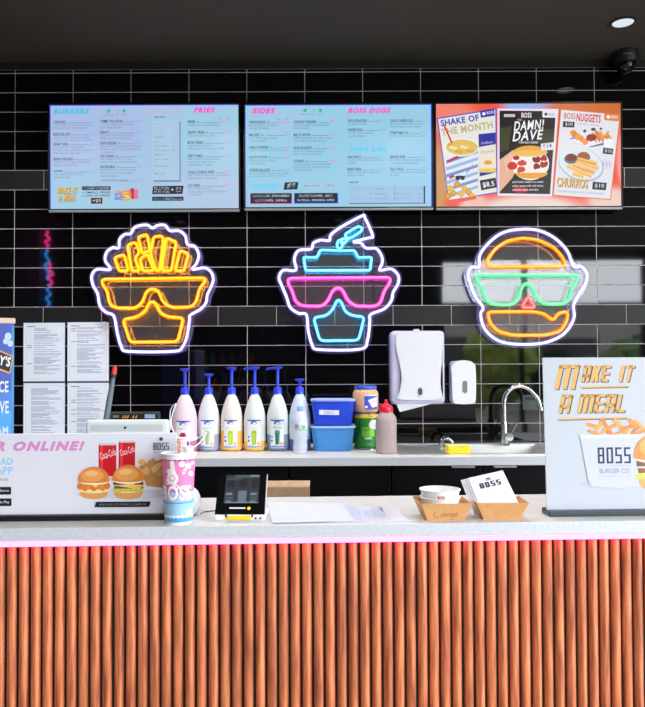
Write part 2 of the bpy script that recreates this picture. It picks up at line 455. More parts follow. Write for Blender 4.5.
bush(9.0, -8.5, 0.9, 2.0, (88, 108, 60), 3, 'rounded street tree opposite the shopfront, by the kerb end')
fr = thing('drinks_fridge', 'tall drinks fridge against the front wall, reflected in the tiles', 'fridge', (-1.35, -2.05, 0))
b = MB(); fm = pbr('fridge_body', (30, 30, 32), 0.4)
for s in (-1, 1): b.box(s * 0.53, 0, 1.0, 0.04, 0.6, 2.0, 0.005)
b.box(0, -0.28, 1.0, 1.02, 0.04, 2.0); b.box(0, 0, 1.98, 1.02, 0.6, 0.04); b.box(0, 0, 0.1, 1.02, 0.6, 0.2)
for z in (0.6, 0.95, 1.3, 1.65): b.box(0, 0, z, 1.02, 0.5, 0.012)
b.build('cabinet', fm, fr)
rn = random.Random(11)
for z in (0.6, 0.95, 1.3):
    for k in range(8):
        c = [(235, 175, 40), (220, 110, 40), (210, 215, 220), (150, 60, 40), (60, 110, 150)][rn.randrange(5)]
        b = MB(); b.lathe([(0.035, 0), (0.035, 0.15), (0.014, 0.2), (0.014, 0.24)], n=12)
        o = b.build('drink_bottle', pbr('drink_%d_%d_%d' % c, c, 0.3)); o.location = (-1.35 - 0.44 + k * 0.125, -1.88, z + 0.0065)
        tag(o, 'coloured drink bottle on a shelf of the fridge, reflected in the tiles', 'bottle', 'drinks in the reflected fridge')
ns = thing('neon_script', 'pink and blue neon lettering on the side wall, seen as a reflection above the notices', 'neon sign', (RX0 + 0.005, -0.3, 2.3))
pk = emit('neon_pink_far', (1.5, 0.06, 0.45), 14, linear=True); bl = emit('neon_blue_far', (0.05, 0.42, 1.3), 12, linear=True)
b = MB(); b.box(0.004, 0, 0.1, 0.008, 0.3, 0.9, 0.002); b.build('backing_board', pbr('black_board', (10, 10, 12), 0.5), ns)
def wave(z0, z1, x, amp, n=14): return [(x + 0.012 * math.sin(i * 0.9), amp * math.sin(i * 1.35), z0 + (z1 - z0) * i / n) for i in range(n + 1)]
for (z0, z1, x, m) in ((0.30, 0.5, 0.05, pk), (-0.02, 0.30, 0.04, bl), (-0.10, 0.14, 0.075, pk), (-0.32, -0.08, 0.05, bl)):
    b = MB(); b.tube(catmull(wave(z0, z1, x, 0.03), 3), 0.012, 8); b.build('neon_tube', m, ns, smooth=True)

# ================================================================== COUNTER
CT, BT = 1.29 - 0.388, 1.29 - 0.38            # front counter top, back worktop top
CR, CD = R(2.2), 1.855                          # counter yaw and distance
def cpos(x, dy): # point on the counter: x along, dy behind the front edge, in world
    return Vector((x * math.cos(CR) - dy * math.sin(CR), CD + x * math.sin(CR) + dy * math.cos(CR), CT))
slab_m = pbr('pale_concrete_top', (206, 205, 203), 0.38, noise=0.05, nscale=18, spec=0.4)
edge_m = pbr('concrete_edge', (196, 201, 208), 0.5, noise=0.08, nscale=120)
wood_m = bpy.data.materials.new('oiled_slat_timber'); wood_m.use_nodes = True
nt = wood_m.node_tree; pb = nt.nodes['Principled BSDF']; pb.inputs['Roughness'].default_value = 0.30; pb.inputs['Coat Weight'].default_value = 0.35; pb.inputs['Coat Roughness'].default_value = 0.28; pb.inputs['Specular IOR Level'].default_value = 0.6
tc = nt.nodes.new('ShaderNodeTexCoord'); mp = nt.nodes.new('ShaderNodeMapping'); oi = nt.nodes.new('ShaderNodeObjectInfo')
ad = nt.nodes.new('ShaderNodeVectorMath'); ad.operation = 'ADD'
mu = nt.nodes.new('ShaderNodeMath'); mu.operation = 'MULTIPLY'; mu.inputs[1].default_value = 37.0
nt.links.new(oi.outputs['Random'], mu.inputs[0]); nt.links.new(tc.outputs['Object'], ad.inputs[0]); nt.links.new(mu.outputs[0], ad.inputs[1])
nt.links.new(ad.outputs[0], mp.inputs['Vector']); mp.inputs['Scale'].default_value = (90, 90, 7)
nz = nt.nodes.new('ShaderNodeTexNoise'); nz.inputs['Scale'].default_value = 1.0; nz.inputs['Detail'].default_value = 5
nt.links.new(mp.outputs['Vector'], nz.inputs['Vector'])
rp = nt.nodes.new('ShaderNodeValToRGB'); rp.color_ramp.elements[0].position = 0.32; rp.color_ramp.elements[1].position = 0.68
rp.color_ramp.elements[0].color = (*lin((150, 72, 42)), 1); rp.color_ramp.elements[1].color = (*lin((224, 134, 86)), 1)
nt.links.new(nz.outputs['Fac'], rp.inputs['Fac'])
hs = nt.nodes.new('ShaderNodeHueSaturation'); nt.links.new(rp.outputs['Color'], hs.inputs['Color'])
ma = nt.nodes.new('ShaderNodeMapRange'); ma.inputs['To Min'].default_value = 0.86; ma.inputs['To Max'].default_value = 1.12
nt.links.new(oi.outputs['Random'], ma.inputs['Value']); nt.links.new(ma.outputs['Result'], hs.inputs['Value'])
nt.links.new(hs.outputs['Color'], pb.inputs['Base Color'])

ctr = thing('service_counter', 'front service counter with pale concrete top, pink light strip and rounded timber slats', 'counter', (0, CD, 0), CR)
X0, X1 = -1.35, 1.35
b = MB(); b.box((X0 + X1) / 2, 0.205, CT - 0.016, X1 - X0, 0.41, 0.032, 0.0022)
o = b.build('countertop', [slab_m, edge_m], ctr)
for p in o.data.polygons:
    if p.normal.z < 0.5: p.material_index = 1
b = MB(); b.box((X0 + X1) / 2, 0.0155, CT - 0.032 - 0.0078, X1 - X0, 0.020, 0.0150, 0.003)
b.build('light_strip', emit('pink_white_led', (7.0, 0.78, 3.4), 1.0, linear=True), ctr)['label'] = 'glowing pink-white light strip under the top'
b = MB(); b.box((X0 + X1) / 2, 0.20, (CT - 0.055) / 2, X1 - X0, 0.33, CT - 0.055)
b.box((X0 + X1) / 2, 0.50, 0.40, X1 - X0, 0.28, 0.80)
b.build('carcass', pbr('dark_carcass', (20, 12, 8), 0.7), ctr)
zt = CT - 0.048
b = MB(); n = 12; r = 0.0120
poly = [(r * math.cos(PI * k / n), -r * 1.0 * math.sin(PI * k / n)) for k in range(n + 1)]
bm = b.bm; lo = [bm.verts.new((x, y, 0.0)) for x, y in poly]; hi = [bm.verts.new((x, y, zt)) for x, y in poly]
for k in range(n + 1): bm.faces.new((lo[k], lo[(k + 1) % (n + 1)], hi[(k + 1) % (n + 1)], hi[k]))
bm.faces.new(lo); bm.faces.new(hi)
proto = b.build('slat', wood_m, ctr, smooth=True)
ns_ = int((X1 - X0) / 0.0296); first = True
for k in range(ns_):
    s = proto if first else proto.copy()
    if not first: COL.objects.link(s); s.parent = ctr
    first = False
    s.location = (X0 + 0.0062 + k * 0.0296, 0.0345, 0)

# ================================================================== BACK BENCH
BY0 = 3.19
bw = thing('back_worktop', 'pale concrete worktop along the tiled wall behind the counter', 'worktop', (0, BY0, 0))
b = MB()   # worktop with an opening for the sink
SX0, SX1, SY0, SY1 = at(397, 450, 3.45).x, 1.62, BY0 + 0.085, RY1 - 0.06
for (x0, x1, y0, y1) in ((-2.6, SX0, BY0, WALL - 0.003), (SX1, 2.55, BY0, WALL - 0.003), (SX0, SX1, BY0, SY0), (SX0, SX1, SY1, WALL - 0.003)):
    b.box((x0 + x1) / 2, (y0 + y1) / 2 - BY0, BT - 0.0175, x1 - x0, y1 - y0, 0.035)
o = b.build('worktop_slab', [slab_m, edge_m], bw)
for p in o.data.polygons:
    if p.normal.y < -0.5: p.material_index = 1
cab_m = pbr('black_cabinet', (6, 6, 7), 0.6, spec=0.15)
hnd_m = pbr('aluminium_pull', (190, 200, 202), 0.4, metal=0.0)
cabx = [-2.55, -1.95, -1.35, -0.75, -0.15, 0.30, (at(485, 467, 3.2).x), 1.28, 1.88, 2.5]
labs = ['far left under the wall notices', 'left of the till', 'under the first syrup bottles', 'under the pump bottle row', 'below the blue tubs',
        'left of the two bright pulls', 'under the sink, its pull right of the other', 'behind the large right poster', 'at the far right end']
for i in range(9):
    x0, x1 = cabx[i], cabx[i + 1]
    c = thing('base_cabinet', 'black base cabinet below the back worktop, ' + labs[i], 'cabinet', ((x0 + x1) / 2, BY0 + 0.33, 0), group=None)
    bh = 0.62 if i in (5, 6, 7) else BT - 0.036 - 0.08
    b = MB(); b.box(0, 0.01, bh / 2 + 0.08, x1 - x0 - 0.002, 0.52, bh); b.build('body', cab_m, c)
    d = MB(); d.box(0, -0.268, (BT - 0.036) / 2 + 0.045, x1 - x0 - 0.006, 0.018, BT - 0.036 - 0.10, 0.002); d = d.build('door', cab_m, c)
    hx = None
    if i == 5: hx = at(464.5, 467, 3.2).x
    if i == 6: hx = at(506.7, 467, 3.2).x
    if hx is not None:
        h = MB(); h.box(hx - (x0 + x1) / 2, -0.288, BT - 0.046, 0.100, 0.022, 0.008, 0.002); h.build('handle', hnd_m, d)['label'] = 'pale aluminium edge pull'

# ------------------------------------------------------------------ downlights
def downlight(x, y, power, label, vis=True):
    t = thing('downlight', label, 'light', (x, y, RH), group='recessed ceiling downlights')
    b = MB(); b.lathe([(0.048, -0.0005), (0.060, -0.0005), (0.060, -0.004), (0.052, -0.008), (0.048, -0.004), (0.048, -0.0005)], n=36)
    b.build('trim_ring', pbr('dark_trim', (28, 28, 28), 0.5), t, smooth=True)
    b = MB(); b.lathe([(0.0475, -0.0006), (0.0475, -0.003)], n=32); b.build('lens', emit('lens_glow', (222, 232, 238), 1.0), t)
    l = area_lamp('downlight_lamp', (x, y, RH - 0.012), 0.085, power, (1.0, 0.97, 0.95), spread=140)
    l.parent = t; l.location = (0, 0, -0.0035)
    return t
p = at(623, 22, 3.39)
downlight(p.x, 3.39, 3, 'small round recessed downlight in the ceiling above the security camera')
for i, x in enumerate((-1.6, -0.55, 0.55, 1.6)):  # out-of-view lamps added to brighten the wall and worktops
    downlight(x, 2.75, 14, 'unseen fill downlight added over the counter, number %s from the left wall' % ['one', 'two', 'three', 'four'][i])
for i, x in enumerate((-1.5, 0.2, 1.9)):  # out-of-view lamps added as frontal fill on slats and signs
    downlight(x, -0.25, 26, 'unseen fill downlight added over the customer side, number %s from the left wall' % ['one', 'two', 'three'][i])

# ------------------------------------------------------------------ dome camera
p = at(625.5, 60, 3.72)
t = thing('security_camera', 'small black dome security camera on the ceiling corner near the downlight', 'camera', (p.x, 3.72, RH))
b = MB(); b.lathe([(0.0, 0), (0.066, 0), (0.066, -0.040), (0.058, -0.058), (0.0, -0.060)][::-1], n=36); b.build('base', pbr('camera_black', (22, 23, 22), 0.5), t, smooth=True)
b = MB(); b.lathe([(0.05 * math.cos(R(a)), -0.058 - 0.05 * math.sin(R(a))) for a in range(0, 91, 9)], n=32)
b.build('dome', pbr('dome_gloss', (8, 8, 9), 0.06), t, smooth=True)
b = MB(); b.tube([(-0.035, -0.058, -0.030), (-0.01, -0.066, -0.031), (0.01, -0.066, -0.032)], 0.003, 8); b.build('badge', pbr('badge_green', (70, 120, 70), 0.4), t)

def soft_screen(name, base, blobs):
    m = bpy.data.materials.new(name); m.use_nodes = True; nt = m.node_tree; b = nt.nodes['Principled BSDF']
    b.inputs['Base Color'].default_value = (0.01, 0.01, 0.01, 1); b.inputs['Roughness'].default_value = 0.35; b.inputs['Emission Strength'].default_value = 1.0
    tc = nt.nodes.new('ShaderNodeTexCoord'); cur = None
    for (x, z, rx, rz, col) in blobs:
        mp = nt.nodes.new('ShaderNodeMapping'); mp.vector_type = 'TEXTURE'; mp.inputs['Location'].default_value = (x, 0, z); mp.inputs['Scale'].default_value = (rx, 1, rz)
        gr = nt.nodes.new('ShaderNodeTexGradient'); gr.gradient_type = 'QUADRATIC_SPHERE'
        mx = nt.nodes.new('ShaderNodeMix'); mx.data_type = 'RGBA'
        sq = nt.nodes.new('ShaderNodeMapRange'); sq.interpolation_type = 'SMOOTHSTEP'; sq.inputs['From Max'].default_value = 0.35
        nt.links.new(tc.outputs['Object'], mp.inputs['Vector']); nt.links.new(mp.outputs['Vector'], gr.inputs['Vector']); nt.links.new(gr.outputs['Fac'], sq.inputs['Value']); nt.links.new(sq.outputs['Result'], mx.inputs['Factor'])
        if cur is None: mx.inputs['A'].default_value = (*lin(base), 1)
        else: nt.links.new(cur, mx.inputs['A'])
        mx.inputs['B'].default_value = (*lin(col), 1); cur = mx.outputs['Result']
    nt.links.new(cur, b.inputs['Emission Color']); MATS[name] = m; return name
BG1 = soft_screen('wallpaper_pale_blue', (160, 204, 228), [(-0.3, 0.12, 0.6, 0.35, (170, 190, 230)), (0.0, -0.1, 0.5, 0.18, (166, 196, 228)), (0.35, -0.2, 0.4, 0.2, (176, 200, 228))])
BG2 = soft_screen('wallpaper_sky_blue', (152, 204, 230), [(0.3, -0.1, 0.5, 0.3, (156, 206, 234)), (-0.4, 0.2, 0.4, 0.2, (160, 202, 230))])
BG3 = soft_screen('wallpaper_orange', (236, 84, 58), [(-0.47, -0.12, 0.10, 0.30, (206, 150, 96)), (-0.42, 0.2, 0.25, 0.16, (240, 130, 110)), (0.0, 0.27, 0.22, 0.10, (150, 180, 240)), (0.36, 0.24, 0.45, 0.18, (206, 104, 40)),
                        (0.0, -0.28, 0.45, 0.12, (236, 214, 206)), (0.42, -0.24, 0.2, 0.12, (236, 200, 190)), (0.48, -0.02, 0.05, 0.22, (244, 150, 140)), (-0.28, -0.26, 0.12, 0.10, (240, 190, 176))])
# ================================================================== MENU DISPLAYS
TVY = RY1 - 0.065
bez_m = pbr('tv_bezel', (14, 14, 16), 0.35); bar_m = pbr('tv_metal_bar', (150, 156, 158), 0.35, metal=0.3)
def display(label, px0, py0, px1, py1, bg, draw):
    """px..: visible screen corners in the photograph"""
    c = at((px0 + px1) / 2, (py0 + py1) / 2, TVY)
    k = (at(px1, (py0 + py1) / 2, TVY).x - at(px0, (py0 + py1) / 2, TVY).x) / (px1 - px0)
    w, h = (px1 - px0) * k, (py1 - py0) * k
    t = thing('menu_display', label, 'screen', (c.x, TVY, c.z), group=None, rot=(R(1.0), R(0.0), 0))
    b = MB(); bz = 0.009
    b.box(0, 0.018, 0, w + 2 * bz, 0.034, h + 2 * bz, 0.003); b.build('casing', bez_m, t)
    b = MB()
    for s in (-1, 1):
        b.box(s * (w / 2 + bz / 2), -0.001, 0, bz, 0.008, h + 2 * bz, 0.001); b.box(0, -0.001, s * (h / 2 + bz / 2), w, 0.008, bz, 0.001)
    b.build('bezel', bez_m, t)
    b = MB(); b.box(0, -0.003, -h / 2 - bz - 0.004, w + bz, 0.014, 0.012, 0.003); b.build('lower_bar', bar_m, t)
    b = MB(); b.box(0, 0.047, 0, 0.4, 0.026, 0.2); b.build('wall_bracket', bez_m, t)
    A = Art((px0 + px1) / 2, (py0 + py1) / 2, k, mode='screen', step=0.00005)
    A.rect(px0, py0, px1, py1, bg); draw(A, px0, py0, px1, py1)
    A.build('screen', t, y=-0.0005)
    return t
CY, MG, DK, GR, GY = (70, 196, 238), (250, 70, 210), (22, 30, 52), (40, 195, 125), (112, 132, 158)
def item(A, x, y, w, name, desc, price=None, pc=CY, leaf=False, dx=None):
    nw = min(len(name) * 1.5, w * 0.62)
    A.text(name, x, y - 1.45, x + nw, y + 1.35, (12, 16, 36), bold=0.03)
    lx = x + nw + 1.2
    if leaf: A.poly([(lx, y + 0.9), (lx + 1.5, y - 1.4), (lx + 3.2, y + 0.9)], GR, True); lx += 4.2
    if price:
        pw = len(price) * 1.12
        A.line(lx, y + 0.7, x + w - pw - 1, y + 0.7, 0.42, (96, 118, 160))
        A.text(price, x + w - pw, y - 1.4, x + w, y + 1.3, pc, bold=0.02)
    for i, d in enumerate(desc):
        A.text(d, x, y + 2.3 + i * 2.9, x + min(w * 0.96, len(d) * 1.1), y + 4.25 + i * 2.9, GY)
def leafs(A, x, y):
    A.ell(x, y, 1.6, 1.3, GR); A.ell(x + 1.2, y - 1.4, 1.1, 1.1, GR, keep=True)
    A.text('VEGETARIAN', x - 5, y + 3, x + 6, y + 4.2, GY)
    A.line(x + 8.8, y - 2.5, x + 8.8, y + 4.5, 0.35, GY)
    A.ell(x + 15.6, y - 0.5, 1.7, 1.6, GR); A.text('VEGAN', x + 12.4, y + 3, x + 18.6, y + 4.2, GY)
def draw1(A, x0, y0, x1, y1):
    A.rect(x0, y0, x1, y0 + 0.8, (80, 70, 230)); A.rect(x0, y0, x0 + 0.7, y1, (84, 90, 235))
    A.text('BURGERS', 53.6, 108, 89.2, 113.8, CY, shear=0.3, bold=0.06, keep=False)
    leafs(A, 108.5, 111.3)
    A.frame(143.2, 107.2, 183.2, 114.4, 0.35, (232, 150, 205))
    A.text('PLEASE INFORM US OF ANY ALLERGIES', 145, 108.6, 181, 110.2, (235, 120, 195)); A.text('AND ALL OUR SAUCES ARE MADE IN STORE', 145, 111.5, 181, 113, (235, 120, 195))
    A.text('FRIES', 193.7, 107.5, 215.3, 113, MG, shear=0.3, bold=0.06, keep=False)
    for y, n, d in ((121.8, 'THE BOSS', ['WAGYU BEEF, LETTUCE, CHEESE, TOMATO,', 'PICKLES, KETCHUP + BOSS SAUCE']),
                    (134, 'BOSS DELUXE', ['DOUBLE WAGYU BEEF, DOUBLE CHEESE,', 'LETTUCE, BACON, KETCHUP + BOSS SAUCE']),
                    (143.9, 'KENNY VEAL', ['WAGYU BEEF, LETTUCE, TOMATO,', 'PICKLES, CHEESE, PINEAPPLE, BEETROOT,', 'SRIRACHA MAYO + BBQ SAUCE']),
                    (158.9, 'BENNY AXELROD', ['SMASHED WAGYU BEEF, SWISS CHEESE,', 'PICKLES + TRUFFLE MAYO']),
                    (171.1, 'JUNIOR', ['WAGYU BEEF, CHEESE + KETCHUP', 'SERVED W/ FRIES'])):
        item(A, 53.6, y, 43, n, d, '$13.9')
    for y, n, d, l in ((121.1, 'TOMMY THE CHOOK', ['SOUTHERN FRIED CHICKEN, CHEESE,', 'SLAW + SRIRACHA MAYO'], 0),
                       (132.2, 'KEN-RY', ['SOUTHERN FRIED CHICKEN, TOMATO,', 'CHEESE, LETTUCE + BOSS SAUCE'], 0),
                       (143.1, 'DON VEGGIES', ['SMASHED PLANT CHICKPEA PATTY, LETTUCE,', 'TOMATO, CHEESE, PICKLES, ONION RELISH', '+ AIOLI SAUCE'], 1),
                       (156.1, 'THE VEGAN', ['PLANT BASED V PATTY, LETTUCE,', 'TOMATO, PICKLES + VEGAN BOSS SAUCE'], 1),
                       (166.8, 'INCREDIBLE', ['BEYOND MEAT PLANT PATTY, LETTUCE,', 'TOMATO, PICKLES, VEGAN CHEESE +', 'VEGAN BOSS SAUCE'], 1)):
        item(A, 100.2, y, 42, n, d, '$14.9', leaf=bool(l))
    A.text('V2 PLANT PATTY AVAILABLE', 101, 179.4, 128, 181.3, DK); A.line(129, 181, 138, 181, 0.3, GY); A.text('+$3', 138.8, 179.2, 143, 181.3, (60, 205, 120))
    A.text('ADD ONS', 154.5, 116.2, 164.8, 118, DK, bold=0.05)
    A.rect(153.6, 121.6, 180.5, 181.7, (70, 100, 150)); A.rect(152.6, 120.6, 179.6, 180.6, (172, 202, 228))
    for i, (n, pr) in enumerate((('CHEESE', '$1'), ('PICKLES', '$1'), ('JALAPENOS', '$1'), ('PINEAPPLE', '$1'), ('BACON', '$2.5'), ('EGG + CHEESE', '$2.5'), ('ONION RINGLETS', '$2.5'), ('FRIED EGG', '$3'), ('BEEF + CHEESE', '$4'), ('FRIED CHICKEN', '$4'), ('VEGE PATTY', '$3'))):
        y = 123.8 + i * 4.45 + (2.5 if i > 8 else 0) + (3 if i > 9 else 0)
        A.text(n, 154.6, y - 0.9, 154.6 + len(n) * 1.05, y + 0.9, (46, 56, 90)); A.line(171, y + 0.8, 174, y + 0.8, 0.25, GY)
        A.text(pr, 178 - len(pr) * 1.2, y - 1.1, 178, y + 1.0, DK, bold=0.03)
    for i, (y, n, d, pr, l) in enumerate(((122.1, 'FRIES', ['ROSEMARY OR CHICKEN SEASONING'], '$5.9  $7.9', 1), (132.7, 'GRAVY FRIES', ['FRIES W/ HOUSE MADE GRAVY'], '$10.9', 1),
                        (142.9, 'BOSS FRIES', ['FRIES TOPPED W/ BACON,', 'CHEESE SAUCE, BOSS SAUCE + CHIVES'], '$12.9', 0),
                        (156.3, 'DIRTY BIRD', ['FRIES TOPPED W/ BUFFALO BIRD,', 'BOSS SAUCE, CHEESE SAUCE,', 'CRISPY ONION + CHIVES'], '$14.9', 0),
                        (172.5, 'CHILLI CHEESE FRIES', ['FRIES TOPPED W/ BEEF CHILLI CON CARNE,', 'CHEESE SAUCE + CHEESE SAUCE'], '$14.9', 0),
                        (185.9, 'OG SIDES', ['FRIES TOPPED W/ BACON,', 'PICKLES, CHEESE SAUCE, KETCHUP SAUCE', '+ BOSS SAUCE'], '$14.9', 0))):
        item(A, 187.8, y, 42.5, n, d, pr, (240, 100, 205), leaf=bool(l))
    A.text('REG     LGE', 217.5, 118.2, 229.5, 119.6, GY)
    YL, YS = (232, 182, 30), (110, 88, 60)
    for o, c in ((0.4, YS), (0, YL)):
        A.text('MAKE IT', 57.2 + o, 187 + o, 77.5 + o, 193.3 + o, c, shear=0.3, bold=0.05, keep=False); A.text('A MEAL', 58.2 + o, 195 + o, 75.6 + o, 200.4 + o, c, shear=0.3, bold=0.05)
    A.line(63, 194.2, 76, 194.2, 0.4, (150, 110, 40)); A.line(57.5, 201.6, 75, 201.6, 0.4, (150, 110, 40))
    A.rect(82, 186.2, 110.4, 190, (24, 26, 44)); A.text('CHOOSE A BURGER', 83.3, 187, 109.2, 189.2, WHITE, bold=0.03)
    A.text('+ SMALL FRIES', 82, 191.3, 110.2, 193.4, (40, 38, 70), bold=0.03); A.text('+ CAN OF DRINK', 82, 194.4, 110.2, 196.5, (40, 38, 70), bold=0.03)
    A.rect(90.6, 198.2, 102.6, 204, (220, 150, 60)); A.rect(91.2, 197.8, 102.2, 203.4, (20, 26, 44)); A.text('+$8', 92.6, 198.8, 100.6, 202.6, WHITE, bold=0.05)
    A.rect(129, 189.5, 138, 199, (222, 120, 150)); A.rect(114.6, 193, 122.5, 200, (120, 150, 220)); A.text('BOSS', 116, 195, 121, 197, WHITE)
    A.rect(130.5, 188.2, 134, 199, (205, 40, 60)); draw_fries(A, 115, 190, 125, 193.5, 6); draw_burger(A, 126.3, 195.4, 11, 10, 1)
    A.poly([(153, 186.4), (183.6, 186), (182.4, 194.2), (152.2, 194.4)], (20, 26, 50)); A.text('GLUTEN', 154.2, 187.2, 169, 190.3, WHITE, bold=0.05); A.text('FREE BUN', 154.2, 191, 169, 193.4, WHITE, bold=0.05)
    A.text('+ $2', 171, 187.6, 181.4, 193, WHITE, bold=0.05)
    A.rect(152.2, 196.9, 183.4, 201, (20, 30, 70)); A.text('VEGAN CHEESE AVAILABLE', 153.6, 198, 181.8, 200, WHITE, bold=0.03)
def draw2(A, x0, y0, x1, y1):
    A.rect(x0, y0, x1, y0 + 0.8, (80, 70, 225)); A.rect(x1 - 1, y0, x1, y1, (50, 70, 220)); A.rect(x0, y0, x0 + 0.6, y1, (90, 110, 225))
    A.text('SIDES', 252.4, 107.6, 275.2, 113.2, MG, shear=0.3, bold=0.06, keep=False); leafs(A, 305, 110.6)
    P = (240, 90, 205)
    A.text('REG     LGE', 276.5, 117.9, 289, 119.3, GY)
    for y, n, d, pr, l in ((121.8, 'ONION RINGS', ['BEER BATTERED ONION RINGS', 'W/ RANCH SEASONING'], '$5.9  $9.9', 1), (134.6, 'BALLERZ', ['MAC + CHEESE BALLS SERVED', 'W/ TRUFFLE MAYO'], '$7.9', 1),
                           (147.2, 'PABLO POPPERS', ['JALAPENO POPPERS SERVED W/ BOSS SAUCE'], '$7.9', 1), (157, 'QUICK STICKS', ['MOZZARELLA STICKS SERVED', 'W/ TRUFFLE MAYO'], '$8.9', 1),
                           (169.9, 'CHEESE BALLERZ', ['BALLS OF CHEESE W/ BACON CHILLI CHEESE', 'SAUCE, BBQ SAUCE RANCH + CHIVES'], '$7.9', 0)):
        item(A, 249.2, y, 41, n, d, pr, P, leaf=bool(l))
    for y, n, d, pr, l in ((121.8, 'CHICKEN TENDERS', ['4 SOUTHERN FRIED CHICKEN TENDERS', 'SERVED W/ RANCH'], '$9.9', 0), (134.8, 'BELLY BITES', ['CRISPY PORK BELLY W/ APPLE + CHILLI', 'SAUCE, SERVED ON A BED OF SLAW'], '$14.9', 0),
                           (147.8, 'BOSS NUGGETS', ['10 CHICKEN NUGGETS SERVED W/', 'FRIES + A SIDE OF KETCHUP'], '$10.0', 0), (161, 'CHURROS', ['4 CHURROS SERVED W/ CINNAMON SUGAR', 'SUGAR SERVED W/ A SIDE OF NUTELLA', 'OR SALTED CARAMEL'], '$10.0', 1)):
        item(A, 293.8, y, 41, n, d, pr, P, leaf=bool(l))
    A.text('SHAKES', 250.4, 183.4, 279, 188.6, (96, 208, 244), shear=0.3, bold=0.05, keep=False)
    A.poly([(284.6, 182.2), (298.4, 182), (297.2, 189.2), (283.4, 189.6)], (24, 42, 66)); A.text('$8', 286.6, 183.2, 295.4, 188.2, WHITE, shear=0.3, bold=0.05)
    A.rect(302.6, 183.4, 335, 188.2, (170, 200, 225)); A.text('MAKE IT THICK', 304, 184.9, 320, 186.6, DK, bold=0.03); A.text('+ $1.5', 324.5, 184.4, 333, 187, DK, bold=0.03)
    A.rect(249.8, 193.8, 291.9, 203.9, (235, 70, 195)); A.rect(250.4, 193, 291.4, 203, (18, 26, 46)); A.text('CHOCOLATE , STRAWBERRY', 252.4, 194.6, 289.4, 197.2, WHITE, bold=0.05); A.text('BLUE HEAVEN , VANILLA', 254.8, 199, 287, 201.6, WHITE, bold=0.05)
    A.rect(294, 193.6, 338, 203.6, (70, 110, 220)); A.rect(294.4, 193, 337.2, 202.8, (16, 28, 60)); A.text('SALTED CARAMEL , MILO', 299, 194.6, 332, 197.2, WHITE, bold=0.05); A.text('NUTELLA , SNICKERS, OREO', 297.2, 199, 334, 201.4, WHITE, bold=0.05)
    A.text('BOSS DOGS', 348.2, 107.8, 391, 113.2, MG, shear=0.3, bold=0.06, keep=False)
    C2 = (104, 190, 235)
    for y, n, d in ((121, 'THE GODFATHER', ['KETCHUP + MUSTARD']), (130, 'WEINER DOG', ['KETCHUP, MUSTARD, BACON', '+ COLESLAW SAUCE']), (157.2, 'HALF RACK', ['HALF RACK SMOKEY BBQ SAUCE SERVED', 'W/ FRIES']), (169.4, 'BEEF RIBS', ['BABYBACK RIBS SMOKEY BBQ SAUCE', 'SERVED W/ FRIES'])):
        item(A, 347.6, y, 38, n, d, '$12.9', C2)
    for y, n, d in ((121, 'CHILLI CHEESE DOG', ['BEEF CHILLI CON CARNE, MUSTARD', 'MELTED CHEESE, CRISPY CHEESE']), (133.2, 'STREET MACCA', ['MAC + CHEESE, BBQ SAUCE + CHIVES']), (157.2, 'BAKED RIBS', ['BOTH RACKS OF RIBS SMOKEY BBQ SAUCE', '+ A CHOICE OF LARGE FRIES']), (169.4, 'FULL RACK', ['FULL RACK SMOKEY BBQ SAUCE SERVED', 'W/ FRIES'])):
        item(A, 390.2, y, 37, n, d, '$13.9', C2)
    A.text('ST LOUIS STYLE', 350.4, 143, 385.4, 146, (120, 205, 245), shear=0.3, bold=0.02, keep=False); A.text('PORK RIBS', 349, 147.2, 386.4, 152, (96, 205, 248), shear=0.3, bold=0.06)
    A.text('SAUCES', 349, 181.6, 358, 183.3, DK, bold=0.05)
    A.rect(349.2, 186.6, 424.9, 204, (90, 80, 150)); A.rect(423.4, 186.4, 424.9, 204, (44, 52, 92)); A.rect(348.3, 185.6, 423.4, 203.2, (160, 196, 226))
    for i, row in enumerate((('KETCHUP', '$1', 'BBQ SAUCE', '$1', 'RANCH', '$1.5'), ('BBQ MAYO', '$1', 'BOSS SAUCE', '$1.5', 'CHEESE SAUCE', '$2.5'), ('SRIRACHA MAYO', '$1', 'TRUFFLE MAYO', '$1.5', 'VEGAN MAYO', '$2'))):
        for j in range(3):
            x = 350.5 + j * 24.6; y = 189.4 + i * 4.8
            A.text(row[2 * j], x, y - 1, x + len(row[2 * j]) * 1.05, y + 0.9, (80, 110, 150)); A.text(row[2 * j + 1], x + 18.5, y - 1.1, x + 18.5 + len(row[2 * j + 1]) * 1.15, y + 1, DK, bold=0.03)
def rotxf(cx, cy, a):
    q = R(a)
    return lambda x, y: (cx + (x - cx) * math.cos(q) - (y - cy) * math.sin(q), cy + (x - cx) * math.sin(q) + (y - cy) * math.cos(q))
def clipx(A, x0, x1): pass
